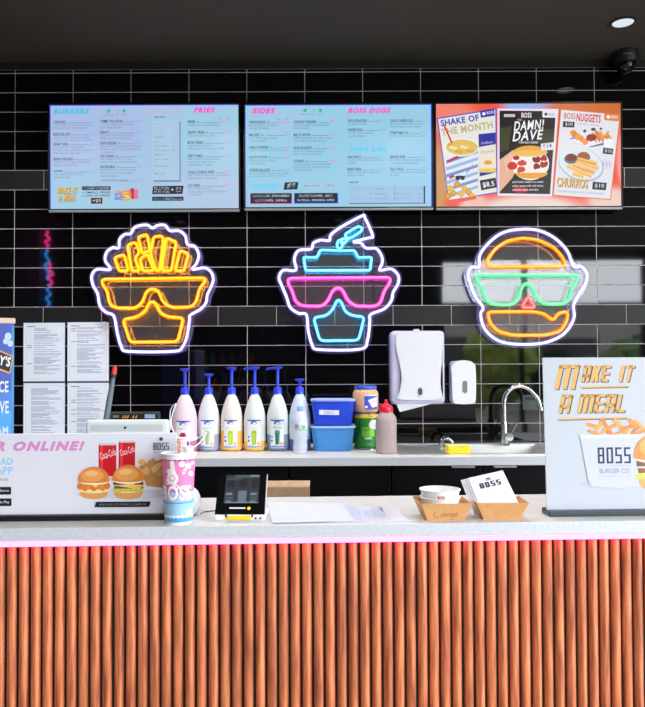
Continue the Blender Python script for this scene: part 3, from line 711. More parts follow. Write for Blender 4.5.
def draw3(A, x0, y0, x1, y1):
    RD = (240, 78, 52)
    # poster 1: shake
    A.poly([(437.0, 117.6), (496.4, 108.3), (497.2, 192.8), (448.2, 200.6)], (96, 66, 215))
    A.poly([(438.2, 118.6), (495.4, 109.6), (496.4, 191.8), (449.0, 199.6)], (232, 230, 220))
    A.xf = rotxf(467, 155, -8.5)
    A.rect(486.5, 113, 500.5, 120, (48, 50, 165)); A.ell(490, 116.5, 1.7, 1.7, WHITE); A.text('BOSS', 493, 114.8, 499.4, 117.6, WHITE, bold=0.03)
    A.text('SHAKE OF', 445.8, 116.2, 484.4, 122.6, (34, 52, 190), bold=0.06, keep=False); A.text('THE MONTH', 445, 125, 497, 132.2, (188, 176, 132), bold=0.03)
    A.xf = None
    A.poly([(444, 150), (479, 150), (474.5, 196), (450, 199)], (226, 232, 242))
    for i in range(6):
        A.poly([(446, 160 + i * 7), (478, 150 + i * 7), (477.6, 153 + i * 7), (446.2, 163.4 + i * 7)], (150, 186, 222) if i % 2 else (110, 150, 205))
    A.poly([(447, 160), (459, 154.5), (459, 157.5), (447.4, 163)], (196, 40, 80)); A.poly([(449, 176), (454, 174), (454, 177), (449.4, 179)], (190, 60, 90)); A.poly([(466, 172), (473, 164), (473, 166), (466, 174)], (190, 120, 210))
    A.ell(461.5, 147, 17.8, 9.2, (238, 238, 236)); A.ell(461.8, 147, 16, 7.8, (228, 190, 96))
    for k in range(9): A.ell(450 + (k * 5.3) % 25, 144.5 + (k * 3.7) % 8, 2.6, 1.6, (244, 226, 170) if k % 2 else (214, 168, 66))
    A.line(444, 124.5, 452, 143, 1.7, (222, 24, 44), False)
    A.ell(459.8, 176.6, 5.2, 1.2, (30, 30, 44)); A.ell(457.4, 178.4, 2.1, 1.7, (30, 30, 44)); A.ell(462.4, 178.2, 2.1, 1.7, (30, 30, 44))
    A.poly([(478.5, 134), (495.6, 132.4), (495.8, 172.4), (479.4, 176.4)], (44, 46, 160)); A.poly([(478.8, 147), (495.6, 144), (495.8, 168), (479.4, 171)], (236, 226, 206))
    A.text('Cadbury', 481, 141, 493, 144.4, (222, 214, 240), shear=0.3, keep=False, rot=-6); A.text('Caramilk', 480.4, 150, 494, 153, (150, 120, 190), shear=0.3, keep=False, rot=-6)
    A.ell(488, 162.5, 4, 2.2, (226, 160, 60)); A.rect(479.4, 168.4, 495.6, 172.4, (230, 200, 90))
    for k, (x, y) in enumerate(((450, 188), (457, 184), (464, 188), (453, 193), (461, 194), (468, 192), (472, 196), (448, 196))):
        A.poly([(x - 4, y), (x, y - 3.6), (x + 4, y), (x, y + 3.8)], (212, 146, 34) if k % 2 else (232, 176, 54)); A.poly([(x - 2, y), (x, y - 2), (x + 2, y - 0.4), (x, y + 1.6)], (244, 198, 84), True)
    A.poly([(448, 199.7), (476, 195.6), (476, 199), (448.2, 204)], (236, 96, 84))
    A.poly([(479.4, 180.4), (495.6, 177.6), (496.4, 187.4), (481, 190.4)], (34, 36, 60)); A.text('$8.5', 482.4, 181.6, 494, 187.4, WHITE, bold=0.05, keep=False, rot=-8)
    # poster 2: burger, dark
    A.poly([(497.6, 108.4), (558.6, 109.2), (551.6, 196.8), (497.2, 195.8)], (232, 226, 240))
    A.poly([(499.6, 110.6), (556.0, 111.4), (549.6, 194.4), (499.2, 193.4)], (34, 26, 30))
    A.poly([(500, 128), (512, 126), (508, 150), (500, 152)], (64, 66, 38)); A.poly([(536, 128), (554.6, 130), (553, 152), (540, 146)], (58, 60, 36)); A.poly([(516, 112), (530, 112), (522, 122)], (62, 28, 26))
    A.poly([(542.6, 111.2), (556, 111.4), (555.6, 118), (542.4, 117.6)], (232, 230, 236)); A.ell(546, 114.4, 1.6, 1.6, (60, 70, 90)); A.text('BOSS', 549, 113, 554.6, 116, (120, 125, 140))
    A.rect(504, 114.2, 515, 117, (215, 215, 220)); A.text('BURGERS', 505, 114.9, 514, 116.4, (40, 36, 44)); A.text('BOSS', 521.6, 112.8, 531.6, 117.8, WHITE, bold=0.02); A.text('THE', 517.4, 119.2, 521.4, 121, WHITE)
    A.text('DAMN!', 513.4, 120.4, 544.4, 130.2, WHITE, shear=0.3, bold=0.022, keep=False, rot=-4); A.text('DAVE', 512, 130.6, 543.6, 140.6, WHITE, shear=0.3, bold=0.022, keep=False, rot=-4)
    A.text('PORK BELLY BURGER', 519, 141.6, 538, 143.6, WHITE, bold=0.02)
    A.poly([(499.4, 160), (513, 150), (522, 158), (512, 178), (499.4, 192)], (230, 176, 152)); A.poly([(503, 160), (514, 152), (517, 160), (506, 172)], (240, 196, 176), True)
    A.ell(530, 164, 19, 16.5, (244, 240, 232)); A.ell(530, 153.4, 17.6, 7.6, (232, 168, 50), 180, 360); A.ell(529, 153.4, 17.6, 3.4, (240, 186, 86))
    for k in range(22):
        c = [(176, 34, 36), (208, 66, 52), (244, 236, 230), (140, 24, 30)][k % 4]
        A.ell(516 + (k * 7.3) % 30, 158 + (k * 4.9) % 13, 3.3, 2.3, c, rot=k * 31)
    A.ell(531, 173, 16.4, 6.0, (236, 160, 60), 0, 180); A.ell(512, 166, 5, 4, (206, 40, 34)); 
    A.poly([(540.6, 144), (554, 142.6), (553.4, 150), (541, 151)], (232, 228, 240)); A.text('$14', 542.6, 144.2, 551.6, 149.2, (70, 40, 110), bold=0.05, rot=-5)
    A.ell(520, 190, 8, 3, (180, 24, 44))
    for i, s in enumerate(('pork belly coated in a sweet', 'sticky sauce with red onion,', 'sriracha mayo and slaw')): A.text(s, 512, 181 + i * 3.9, 543 - (i == 2) * 5, 183.7 + i * 3.9, WHITE, shear=0.2, bold=0.02, keep=(i > 0))
    # poster 3: nuggets + churros
    A.poly([(560.4, 109.2), (620.6, 114.6), (610.2, 200.6), (552.2, 196.2)], (226, 112, 44))
    A.poly([(561.2, 110.2), (619.6, 115.6), (609.4, 199.6), (553.2, 195.2)], (226, 226, 234))
    A.poly([(604.4, 114.0), (619.6, 115.6), (618.6, 122), (604, 120.6)], (218, 128, 60)); A.ell(608.2, 117.6, 1.8, 1.8, WHITE); A.text('BOSS', 611, 116.2, 617.4, 119.2, WHITE, bold=0.03, rot=4)
    A.text('BOSS', 564, 113.4, 575.4, 119.4, (190, 106, 60), bold=0.02, keep=False, rot=4); A.text('NUGGETS', 576.4, 114.6, 600.6, 122.6, (208, 26, 60), bold=0.05, keep=False, rot=5)
    A.text('WITH FRIES + KETCHUP', 577, 124.4, 599, 126, (140, 140, 160), rot=5)
    A.poly([(563, 121.6), (574.6, 122.4), (574, 128), (562.6, 127.4)], (30, 30, 42)); A.text('$10', 565, 123, 572.4, 126.6, WHITE, bold=0.04)
    A.poly([(569, 139), (590, 148), (608, 144.6), (602, 139), (584, 136)], (96, 108, 160)); A.poly([(571, 140), (588, 147.4), (604, 143), (600, 138), (584, 136)], (236, 232, 236))
    for k in range(9): A.ell(573 + (k * 4.1) % 14, 133 + (k * 3.1) % 10, 3.4, 2.5, (228, 130, 38) if k % 2 else (240, 154, 58), rot=k * 40)
    draw_fries(A, 592, 132, 610, 141, 8, 5); draw_fries(A, 590, 135, 608, 143, 6, 8)
    A.ell(591, 138.2, 5.2, 3.6, (150, 30, 26)); A.ell(584.4, 131.6, 1.6, 1.6, (60, 60, 66)); A.ell(593, 130, 2.4, 1.6, (56, 58, 66)); A.ell(600.6, 129.4, 1.4, 1.2, (50, 54, 60))
    A.rr(603.4, 139.6, 613, 147.6, 1, (240, 240, 246)); A.poly([(602.8, 148.4), (612.8, 149.6), (612, 155.4), (602.2, 154.2)], (30, 30, 42)); A.text('$18', 604.4, 150.2, 611, 153.6, WHITE, bold=0.04, rot=6)
    A.ell(580.5, 165, 23.6, 16.4, (172, 190, 214), rot=20); A.ell(580, 164, 22.6, 15.4, (222, 230, 238), rot=20); A.ell(580, 165, 18, 11, (210, 224, 236), rot=20)
    for x, y, c in ((570.6, 158.4, (118, 40, 24)), (583, 156.6, (170, 82, 26))): A.ell(x, y + 1.2, 6.8, 4.8, (100, 106, 116)); A.ell(x, y - 0.3, 5.8, 3.9, c)
    for k, (xa, ya, xb, yb) in enumerate(((576, 162, 598, 169), (572, 165.5, 594, 173), (567, 166, 591, 177), (577, 159.4, 596, 164.5), (572, 174, 583, 177))):
        A.line(xa, ya, xb, yb, 3.8, (226, 160, 62) if k % 2 else (240, 182, 84), False); A.line(xa, ya - 0.8, xb, yb - 0.8, 1.0, (250, 206, 124), False)
    for o, c in ((0.6, (120, 96, 60)), (0, (226, 184, 110))): A.text('CHURROS', 556 + o, 178.4 + o, 587 + o, 188 + o, c, bold=0.04, keep=False, rot=4)
    A.poly([(592, 182.4), (606, 183.6), (605, 191), (591.4, 190)], (30, 30, 40)); A.text('$10', 594, 184.4, 603.4, 188.8, WHITE, bold=0.05, rot=3)
    A.text('WITH CINNAMON SUGAR + NUTELLA OR SALTED CARAMEL', 556, 192, 603, 193.8, (150, 150, 160), rot=4)
    A.text('~ ~ ~', 602, 160, 610, 170, (196, 176, 224), rot=5)
display('left menu screen listing burgers and fries, blue-white, on the black tiles', 50.0, 104.6, 238.6, 208.8, BG1, draw1)
display('middle menu screen listing sides, shakes and hot dogs, pale blue', 245.2, 104.4, 432.0, 207.0, BG2, draw2)
display('right screen showing three tilted food posters on an orange-red background', 436.2, 103.6, 620.8, 206.4, BG3, draw3)

# ================================================================== NEON SIGNS
def round_poly(pts, rad, n=4):
    out = []; N = len(pts)
    for i in range(N):
        p, a, c = Vector(pts[i]), Vector(pts[i - 1]), Vector(pts[(i + 1) % N])
        ra = min(rad, (a - p).length * 0.45); rc = min(rad, (c - p).length * 0.45)
        s, e = p + (a - p).normalized() * ra, p + (c - p).normalized() * rc
        for k in range(n + 1):
            t = k / n; q = s * (1 - t) ** 2 + p * 2 * t * (1 - t) + e * t * t; out.append((q.x, q.y))
    return out
NY = RY1 - 0.062
def neon_mats(n, core, body): return emit('neon_core_' + n, core, 1.0, linear=True), emit('neon_edge_' + n, body, 1.0, linear=True)
NEON = dict(white=neon_mats('white', (1.5, 1.4, 1.9), (0.55, 0.45, 2.6)), amber=neon_mats('amber', (2.2, 0.95, 0.0), (3.5, 0.40, 0.0)),
            orange=neon_mats('orange', (2.4, 0.74, 0.01), (3.2, 0.32, 0.0)), cyan=neon_mats('cyan', (0.42, 1.5, 2.2), (0.0, 0.55, 2.0)),
            pink=neon_mats('pink', (2.6, 0.30, 1.6), (3.0, 0.015, 0.9)), green=neon_mats('green', (0.26, 1.2, 0.52), (0.0, 1.5, 0.40)), red=neon_mats('red', (2.2, 0.36, 0.36), (2.4, 0.05, 0.06)))
# hidden glowing strip added behind each tube to tint the acrylic
BACK_GLOW = {k: emit('neon_back_glow_' + k, v, 1.0, linear=True) for k, v in dict(white=(3.5, 3.0, 7.0), amber=(42, 15, 0.6), orange=(22, 8, 0.4), cyan=(0.3, 16, 26), pink=(26, 1.0, 12), green=(0.5, 12, 4.5), red=(12, 1, 1)).items()}
acr = bpy.data.materials.new('clear_acrylic'); acr.use_nodes = True
nt = acr.node_tree; nt.nodes.clear()
out = nt.nodes.new('ShaderNodeOutputMaterial'); tr = nt.nodes.new('ShaderNodeBsdfTransparent'); gl = nt.nodes.new('ShaderNodeBsdfGlossy'); df = nt.nodes.new('ShaderNodeBsdfDiffuse')
gl.inputs['Roughness'].default_value = 0.03; df.inputs['Color'].default_value = (0.8, 0.8, 0.82, 1); tr.inputs['Color'].default_value = (0.93, 0.93, 0.94, 1)
m1 = nt.nodes.new('ShaderNodeMixShader'); m2 = nt.nodes.new('ShaderNodeMixShader'); fz = nt.nodes.new('ShaderNodeFresnel'); fz.inputs['IOR'].default_value = 1.3
m1.inputs[0].default_value = 0.05; nt.links.new(tr.outputs[0], m1.inputs[1]); nt.links.new(df.outputs[0], m1.inputs[2])
nt.links.new(fz.outputs[0], m2.inputs[0]); nt.links.new(m1.outputs[0], m2.inputs[1]); nt.links.new(gl.outputs[0], m2.inputs[2]); nt.links.new(m2.outputs[0], out.inputs[0])
stand_m = pbr('chrome', (200, 202, 205), 0.12, metal=1.0)
def offset_poly(pts, d):
    n = len(pts); area = sum(pts[i][0] * pts[(i + 1) % n][1] - pts[(i + 1) % n][0] * pts[i][1] for i in range(n)); s = 1 if area > 0 else -1
    out = []
    for i in range(n):
        a, b_ = Vector(pts[i - 2]), Vector(pts[(i + 2) % n]); t = (b_ - a).normalized()
        out.append((pts[i][0] + s * t.y * d, pts[i][1] - s * t.x * d))
    return out
def neon_sign(label, crop, outline, tubes, cord):
    ox, oy, sc = crop
    W = lambda p: at(ox + p[0] / sc, oy + p[1] / sc, NY)
    c = W((320, 340))
    t = thing('neon_sign', label, 'neon sign', (c.x, NY, c.z))
    loc = lambda p, dy=0.0: (W(p).x - c.x, dy, W(p).z - c.z)
    smooth_out = [(v.x, v.y) for v in catmull([(p[0], p[1], 0) for p in outline], 4, closed=True)]
    o2 = [(q[0], q[2]) for q in (loc(p) for p in smooth_out)]
    off = offset_poly(o2, 0.020)
    for _ in range(3): off = [((off[i - 1][0] + 2 * off[i][0] + off[(i + 1) % len(off)][0]) / 4, (off[i - 1][1] + 2 * off[i][1] + off[(i + 1) % len(off)][1]) / 4) for i in range(len(off))]
    b = MB(); b.prism(off, 0.012, 0.017); b.build('acrylic_panel', acr, t)
    def tube(name, pts, col, it=2):
        P = [loc(p) for p in (smooth_out if it else round_poly(pts, 13 if len(pts) < 8 else (9 if name == 'lid_tube' else 20)))]
        core, body = NEON[col]
        b = MB(); b.tube([(x, 0.004, z) for x, y, z in P], 0.0078, 8, closed=True); b.mi = 1; b.tube([(x, 0.0085, z) for x, y, z in P], 0.0046, 6, closed=True); e = b.build(name, [body, BACK_GLOW[col]], t, smooth=True)
        b = MB(); b.tube([(x, -0.0026, z) for x, y, z in P], 0.0052, 8, closed=True); b.build('glowing_core', core, e, smooth=True)
    tube('outline_tube', outline, 'white')
    for name, pts, col in tubes: tube(name, pts, col, 0)
    for sx in (-1, 1):
        for sz, y in ((1, 262), (-1, 560)):
            q = loc((320 + sx * (180 if sz > 0 else 100), y)); b = MB(); b.cyl((q[0], 0.010, q[2]), (q[0], NY * 0 + 0.0595, q[2]), 0.005, 12); b.build('standoff', stand_m, t, smooth=True)
    b = MB(); b.tube([Vector(loc(p, 0.008)) for p in cord], 0.0012, 6); b.build('jumper_wire', pbr('clear_wire', (190, 190, 200), 0.3), t)
fries_out = [(322, 80), (345, 68), (378, 68), (400, 92), (440, 92), (468, 115), (478, 153), (510, 162), (528, 200), (518, 238), (500, 264), (555, 257), (585, 280), (592, 315), (578, 352), (566, 378), (560, 412), (535, 442), (490, 468),
             (487, 490), (476, 560), (455, 610), (415, 629), (215, 629), (184, 608), (165, 545), (150, 472), (115, 455), (88, 425), (78, 372), (58, 335), (52, 292), (75, 264), (135, 264), (112, 225), (118, 188), (145, 168), (172, 168), (176, 130), (200, 108), (225, 105), (245, 76), (295, 66)]
neon_sign('neon sign of a fries box wearing sunglasses, yellow tubes inside a white outline', (80, 210, 4.448), fries_out,
    [('fries_tube', [(152, 212), (196, 198), (216, 270), (174, 272)], 'amber'), ('fries_tube', [(210, 156), (248, 143), (264, 190), (244, 214), (266, 270), (230, 271)], 'amber'),
     ('fries_tube', [(258, 120), (298, 108), (312, 180), (276, 196)], 'amber'), ('fries_tube', [(266, 216), (300, 196), (328, 270), (276, 271)], 'amber'),
     ('fries_tube', [(328, 118), (364, 116), (370, 130), (354, 270), (336, 270), (312, 190)], 'amber'), ('fries_tube', [(382, 124), (428, 142), (406, 270), (362, 270)], 'amber'),
     ('fries_tube', [(444, 180), (482, 194), (462, 271), (422, 271)], 'amber'),
     ('sunglasses_tube', [(98, 308), (555, 302), (556, 318), (530, 350), (518, 405), (495, 432), (405, 434), (368, 410), (350, 362), (322, 349), (294, 362), (278, 410), (245, 438), (160, 436), (130, 418), (120, 358), (98, 330)], 'amber'),
     ('mouth_tube', [(190, 487), (250, 477), (290, 452), (308, 412), (323, 408), (340, 418), (352, 455), (390, 476), (460, 480), (434, 586), (222, 588)], 'amber')],
    [(200, 275), (196, 290), (196, 303)])
shake_out = [(432, 48), (445, 58), (479, 136), (462, 146), (392, 164), (425, 168), (450, 192), (495, 194), (520, 230), (520, 262), (510, 290), (560, 284), (592, 312), (592, 350), (570, 388), (562, 425), (530, 462), (470, 487),
             (466, 520), (456, 600), (425, 641), (240, 643), (210, 622), (192, 560), (184, 488), (150, 482), (112, 455), (96, 410), (75, 360), (62, 322), (82, 290), (137, 290), (130, 240), (150, 202), (205, 196), (215, 170), (248, 156), (286, 158), (292, 134), (335, 100)]
neon_sign('neon sign of a milkshake wearing sunglasses, blue cup and pink glasses in a white outline', (265, 205, 4.448), shake_out,
    [('lid_tube', [(172, 232), (230, 234), (246, 200), (316, 202), (336, 204), (398, 202), (414, 234), (474, 232), (468, 290), (180, 291)], 'cyan'),
     ('straw_tube', [(352, 132), (415, 94), (432, 102), (428, 118), (372, 152)], 'cyan'), ('straw_tube', [(336, 152), (352, 150), (374, 148), (356, 166), (342, 178)], 'cyan'), ('straw_tube', [(318, 184), (326, 156), (344, 158), (346, 178), (334, 198)], 'cyan'),
     ('sunglasses_tube', [(103, 326), (556, 322), (556, 345), (528, 385), (515, 434), (490, 451), (400, 450), (366, 422), (345, 376), (322, 367), (300, 380), (280, 426), (252, 451), (165, 449), (135, 430), (122, 385), (103, 350)], 'pink'),
     ('mouth_tube', [(215, 501), (275, 492), (303, 462), (318, 428), (329, 422), (342, 436), (356, 475), (390, 493), (442, 497), (416, 602), (244, 604)], 'cyan')],
    [(370, 608), (366, 622), (368, 636)])
burger_out = [(105, 232), (110, 180), (145, 130), (200, 85), (265, 66), (360, 66), (440, 100), (500, 160), (527, 228), (562, 230), (586, 262), (580, 305), (552, 350), (528, 400), (530, 455), (500, 512), (450, 550), (370, 573), (250, 573), (180, 552), (130, 503), (114, 440), (125, 412), (90, 362), (66, 300), (57, 262), (75, 232)]
neon_sign('neon sign of a burger face wearing green sunglasses, orange bun and red nose', (455, 215, 4.448), burger_out,
    [('bun_tube', [(144, 229), (144, 200), (180, 150), (230, 116), (300, 102), (370, 110), (440, 143), (482, 190), (492, 228)], 'orange'),
     ('sunglasses_tube', [(95, 268), (547, 267), (547, 282), (520, 330), (508, 378), (480, 396), (400, 396), (366, 372), (345, 322), (320, 300), (296, 320), (284, 370), (255, 399), (180, 399), (140, 382), (124, 330), (96, 288)], 'green'),
     ('nose_tube', [(325, 362), (356, 412), (296, 412)], 'red'),
     ('mouth_tube', [(144, 431), (350, 430), (400, 440), (437, 472), (460, 436), (504, 429), (498, 472), (470, 517), (400, 535), (260, 535), (190, 517), (156, 480)], 'orange')],
    [(505, 428), (512, 420), (520, 405)])

# ================================================================== NOTICES ON THE WALL
def notice(px0, py0, px1, py1, label, rows, seed):
    y = WALL - 0.004
    a, c = at(px0, py0, y), at(px1, py1, y); w, h = c.x - a.x, a.z - c.z
    t = thing('paper_notice', label, 'notice', ((a.x + c.x) / 2, y, (a.z + c.z) / 2), group='printed sheets on the tiles')
    b = MB(); b.box(0, 0.002, 0, w + 0.006, 0.002, h + 0.006, 0.0005); b.build('sleeve', pbr('grey_sleeve', (84, 92, 116), 0.2), t)
    b = MB(); b.box(0, 0.0005, 0, w, 0.0012, h); b.build('sheet', pbr('blueish_paper', (226, 233, 246), 0.6), t)
    A = Art(0, 0, 0.001, rough=0.6); rn = random.Random(seed); W, H = w * 1000, h * 1000; g = (120, 132, 160)
    A.frame(-W / 2 + 12, -H / 2 + 12, W / 2 - 12, H / 2 - 12, 0.8, (176, 184, 204))
    yy = -H / 2 + 26
    while yy < H / 2 - 40:
        if rows == 1: x0 = -W / 2 + 56; xl = -W / 2 + 18
        elif rows == 2: x0 = -W / 2 + 50; xl = -W / 2 + 18
        else: x0 = -W / 2 + 40; xl = None
        L = rn.uniform(0.4, 1.0) * (W / 2 - 26 - x0); x = x0
        while x < x0 + L:
            s = rn.uniform(5, 16); A.rect(x, yy, min(x + s, W / 2 - 20), yy + 2.6, g, True); x += s + 2.5
        if xl and rn.random() < 0.14: A.rect(xl, yy, xl + 26, yy + 3, (90, 100, 140), True)
        yy += 5.6 if rn.random() > 0.25 else 11
    if rows != 3: A.rect(-W / 2 + 18, -H / 2 + 17, -W / 2 + 62, -H / 2 + 20.5, (80, 90, 130), True)
    A.build('printed_text', t, y=-0.0002)
notice(23.6, 323.0, 64.6, 381.2, 'pale printed notice on the tiles, upper left of the four', 1, 1)
notice(67.6, 322.4, 108.6, 381.0, 'pale printed notice on the tiles, upper right of the four', 2, 2)
notice(23.6, 383.2, 64.6, 441.6, 'pale printed notice with small list, lower left of the four', 3, 3)
notice(67.6, 383.0, 108.6, 441.4, 'pale printed notice partly behind the grey stick, lower right of the four', 2, 4)

# ================================================================== DISPENSERS, OUTLET
wp = pbr('white_plastic', (214, 216, 222), 0.28, spec=0.5, coat=0.3); wp2 = pbr('lavender_white_plastic', (198, 198, 224), 0.3)
p0, p1 = at(390.5, 330.6, WALL - 0.11), at(445.6, 404.4, WALL - 0.11); w, h = p1.x - p0.x, p0.z - p1.z
t = thing('paper_towel_dispenser', 'large white paper towel dispenser with a towel hanging out, on the tiles', 'dispenser', ((p0.x + p1.x) / 2, WALL, (p0.z + p1.z) / 2))
b = MB(); b.box(0, -0.052, 0, w, 0.104, h, 0.022, seg=4); b.build('housing', wp2, t, smooth=True)
wav = [(-0.36, 0.47), (0.36, 0.47), (0.455, 0.36), (0.46, 0.2), (0.43, 0.05), (0.40, -0.15), (0.42, -0.33), (0.47, -0.44), (-0.42, -0.44), (-0.36, -0.36), (-0.31, -0.2), (-0.31, -0.05), (-0.36, 0.12), (-0.40, 0.25), (-0.41, 0.38)]
cv = chaikin([(x * w, z * h) for x, z in wav], 2)
b = MB(); b.prism(cv, -0.120, -0.098); bm = b.bm
o = b.build('front_cover', wp, t); md = o.modifiers.new('bevel', 'BEVEL'); md.width = 0.007; md.segments = 3; md.limit_method = 'ANGLE'
for p in o.data.polygons: p.use_smooth = False
b = MB(); ol = [(0.011 * math.cos(2 * PI * k / 20) + 0.008 - 0.0, 0.0185 * math.sin(2 * PI * k / 20) - 0.123 * h / 0.38) for k in range(20)]
b.prism(ol, -0.1225, -0.119); b.build('sight_window', pbr('smoked_window', (84, 78, 78), 0.15), t)
b = MB(); b.tube([(x, -0.1215, z) for x, z in [(a * 1.35 - 0.0028, (z_ + 0.123 * h / 0.38) * 1.35 - 0.123 * h / 0.38) for a, z_ in ol]], 0.0018, 6, closed=True); b.build('window_rim', wp, t, smooth=True)
b = MB(); b.box(0, -0.05, h / 2 + 0.004, 0.03, 0.03, 0.012, 0.003); b.build('lock', wp2, t)
b = MB(); z = -h / 2
b.prism([(-0.40 * w + 0.0, z + 0.006), (0.32 * w, z + 0.006), (0.1 * w, z - 0.008), (-0.08 * w, z - 0.022), (-0.33 * w, z - 0.038)], -0.088, -0.0865)
b.build('paper_towel', pbr('towel_paper', (238, 240, 244), 0.8), t)['label'] = 'white folded towel sticking out below'
p0, p1 = at(450.8, 360.4, WALL - 0.09), at(476.2, 404.2, WALL - 0.09); w, h = p1.x - p0.x, p0.z - p1.z
t = thing('soap_dispenser', 'small white wall soap dispenser with a narrow grey window beside the towel dispenser', 'dispenser', ((p0.x + p1.x) / 2, WALL, (p0.z + p1.z) / 2))
b = MB(); b.box(0, -0.03, 0, w * 0.96, 0.06, h * 0.98, 0.02, seg=3); b.build('back_plate', wp2, t, smooth=True)
b = MB(); b.prism(chaikin([(-0.42 * w, 0.42 * h), (-0.2 * w, 0.5 * h), (0.2 * w, 0.5 * h), (0.46 * w, 0.43 * h), (0.5 * w, 0.3 * h), (0.5 * w, -0.4 * h), (0.42 * w, -0.5 * h), (-0.36 * w, -0.5 * h), (-0.45 * w, -0.4 * h), (-0.46 * w, 0.2 * h), (-0.5 * w, 0.34 * h)], 2), -0.092, -0.05)
o = b.build('front_cover', wp, t); md = o.modifiers.new('bevel', 'BEVEL'); md.width = 0.01; md.segments = 3; md.limit_method = 'ANGLE'
b = MB(); b.prism(rrect(0.05 * w, -0.1 * h, 0.023, 0.060, 0.010), -0.0945, -0.091); b.build('sight_window', pbr('grey_green_window', (112, 120, 116), 0.2), t)
p = at(529.6, 402.4, WALL)
t = thing('wall_outlet', 'black glossy square wall socket on the tiles behind the tap', 'outlet', (p.x, WALL, p.z))
b = MB(); b.box(0, -0.006, 0, 0.078, 0.012, 0.076, 0.003); b.build('plate', pbr('black_gloss_plate', (58, 68, 72), 0.2), t)
b = MB(); b.box(0, -0.013, 0.02, 0.05, 0.004, 0.018, 0.001); b.build('switch', pbr('black_gloss_switch', (26, 32, 34), 0.15), t)

# ================================================================== SINK, TAP, SPONGE
ss = pbr('stainless', (232, 234, 234), 0.38, metal=1.0, bump=0.05, bscale=90); chrome = pbr('chrome', (200, 202, 205), 0.12, metal=1.0)
t = thing('sink', 'stainless steel sink with ribbed drainer set into the back worktop', 'sink', ((SX0 + SX1) / 2, (SY0 + SY1) / 2, BT))
W2, D2 = (SX1 - SX0) / 2, (SY1 - SY0) / 2
bx0 = at(466, 450, 3.45).x - (SX0 + SX1) / 2; bx1 = bx0 + 0.40
b = MB(); y0, y1 = -D2 + 0.03, D2 - 0.03
for (x0, x1, ya, yb, zz) in ((-W2 - 0.008, W2 + 0.008, -D2 - 0.008, y0, 0.0), (-W2 - 0.008, W2 + 0.008, y1, D2 + 0.008, 0.0), (-W2 - 0.008, -W2 + 0.03, y0, y1, 0.0), (bx1, W2 + 0.008, y0, y1, 0), (bx0 - 0.03, bx0, y0, y1, 0)):
    b.box((x0 + x1) / 2, (ya + yb) / 2, zz + 0.001, x1 - x0, yb - ya, 0.004, 0.001)
b.build('rim', ss, t)
b = MB(); xa, xb = -W2 + 0.03, bx0 - 0.03; b.box((xa + xb) / 2, 0, -0.007, xb - xa, y1 - y0, 0.003)
for k in range(9): b.box(xa + 0.025 + k * (xb - xa - 0.05) / 8, 0.0, -0.0045, 0.006, (y1 - y0) * 0.86, 0.004, 0.001)
b.build('drainer', ss, t)
b = MB()
for (cx, cy, sx, sy) in (((bx0 + bx1) / 2, y0, bx1 - bx0, 0.003), ((bx0 + bx1) / 2, y1, bx1 - bx0, 0.003), (bx0, 0, 0.003, y1 - y0), (bx1, 0, 0.003, y1 - y0)): b.box(cx, cy, -0.085, sx, sy, 0.17)
b.box((bx0 + bx1) / 2, 0, -0.17, bx1 - bx0, y1 - y0, 0.003); b.build('bowl', ss, t)
b = MB(); b.lathe([(0.0, 0), (0.035, 0), (0.038, 0.003), (0.04, 0.0)], (bx0 + bx1) / 2, 0, -0.1685, 24); b.build('drain', chrome, t, smooth=True)
FY = 3.655; p = at(504.4, 446, FY)
t = thing('sink_tap', 'tall chrome gooseneck tap with a side lever behind the sink', 'tap', (p.x, FY, BT + 0.003))
k = 3.62 / F
b = MB(); b.lathe([(0.0, 0), (0.026, 0), (0.026, 0.006), (0.019, 0.009), (0.018, 0.10), (0.0165, 0.115), (0.0, 0.116)][::1], n=28); b.build('body', chrome, t, smooth=True)
q = [(504.4, 430), (504.2, 412), (504.3, 401), (506.5, 393.5), (512, 388), (520, 386), (528, 388.4), (534.6, 394.5), (538.6, 401), (540.8, 409)]
pts = [at(x, y, FY) - Vector((p.x, FY, BT + 0.003)) for x, y in q]
b = MB(); b.tube(catmull(pts, 6), 0.0118, 16); b.build('spout', chrome, t, smooth=True)
b = MB(); e = pts[-1]; d = (pts[-1] - pts[-2]).normalized(); b.cyl(e - d * 0.012, e + d * 0.008, 0.0122, 18); b.build('aerator', chrome, t, smooth=True)
b = MB(); hc = at(508.8, 437, FY - 0.02) - Vector((p.x, FY, BT + 0.003)); b.cyl((hc.x, 0.012, hc.z), (hc.x, -0.030, hc.z), 0.021, 28); b.cyl((hc.x - 0.02, 0, hc.z), (hc.x, 0, hc.z), 0.012, 16)
hb = b.build('handle_hub', chrome, t, smooth=True)
b = MB(); he = at(516.6, 423.4, FY - 0.03) - Vector((p.x, FY, BT + 0.003)); b.tube([(hc.x, -0.022, hc.z), (he.x, -0.03, he.z)], [0.0062, 0.005], 10); b.build('lever', chrome, hb, smooth=True)
HY = 3.66; p = at(440, 446.5, HY)
t = thing('ribbed_hose', 'short curled ribbed chrome hose behind the yellow sponge', 'hose', (p.x, HY, BT + 0.003))
q = [(440.6, 446.0), (441, 441.8), (444, 438.6), (448.4, 438.6), (451.6, 441.5), (452.4, 445.6)]
pts = catmull([at(x, y, HY) - Vector((p.x, HY, BT + 0.003)) for x, y in q], 10)
b = MB(); b.tube(pts, [0.0105 + 0.002 * (1 if i % 4 < 2 else -1) for i in range(len(pts))], 14); b.build('hose_coil', chrome, t, smooth=True)
t = thing('sponge', 'yellow sponge lying on the sink edge', 'sponge', (at(457.6, 450, 3.33).x, 3.33, BT + 0.003), rz=R(4))
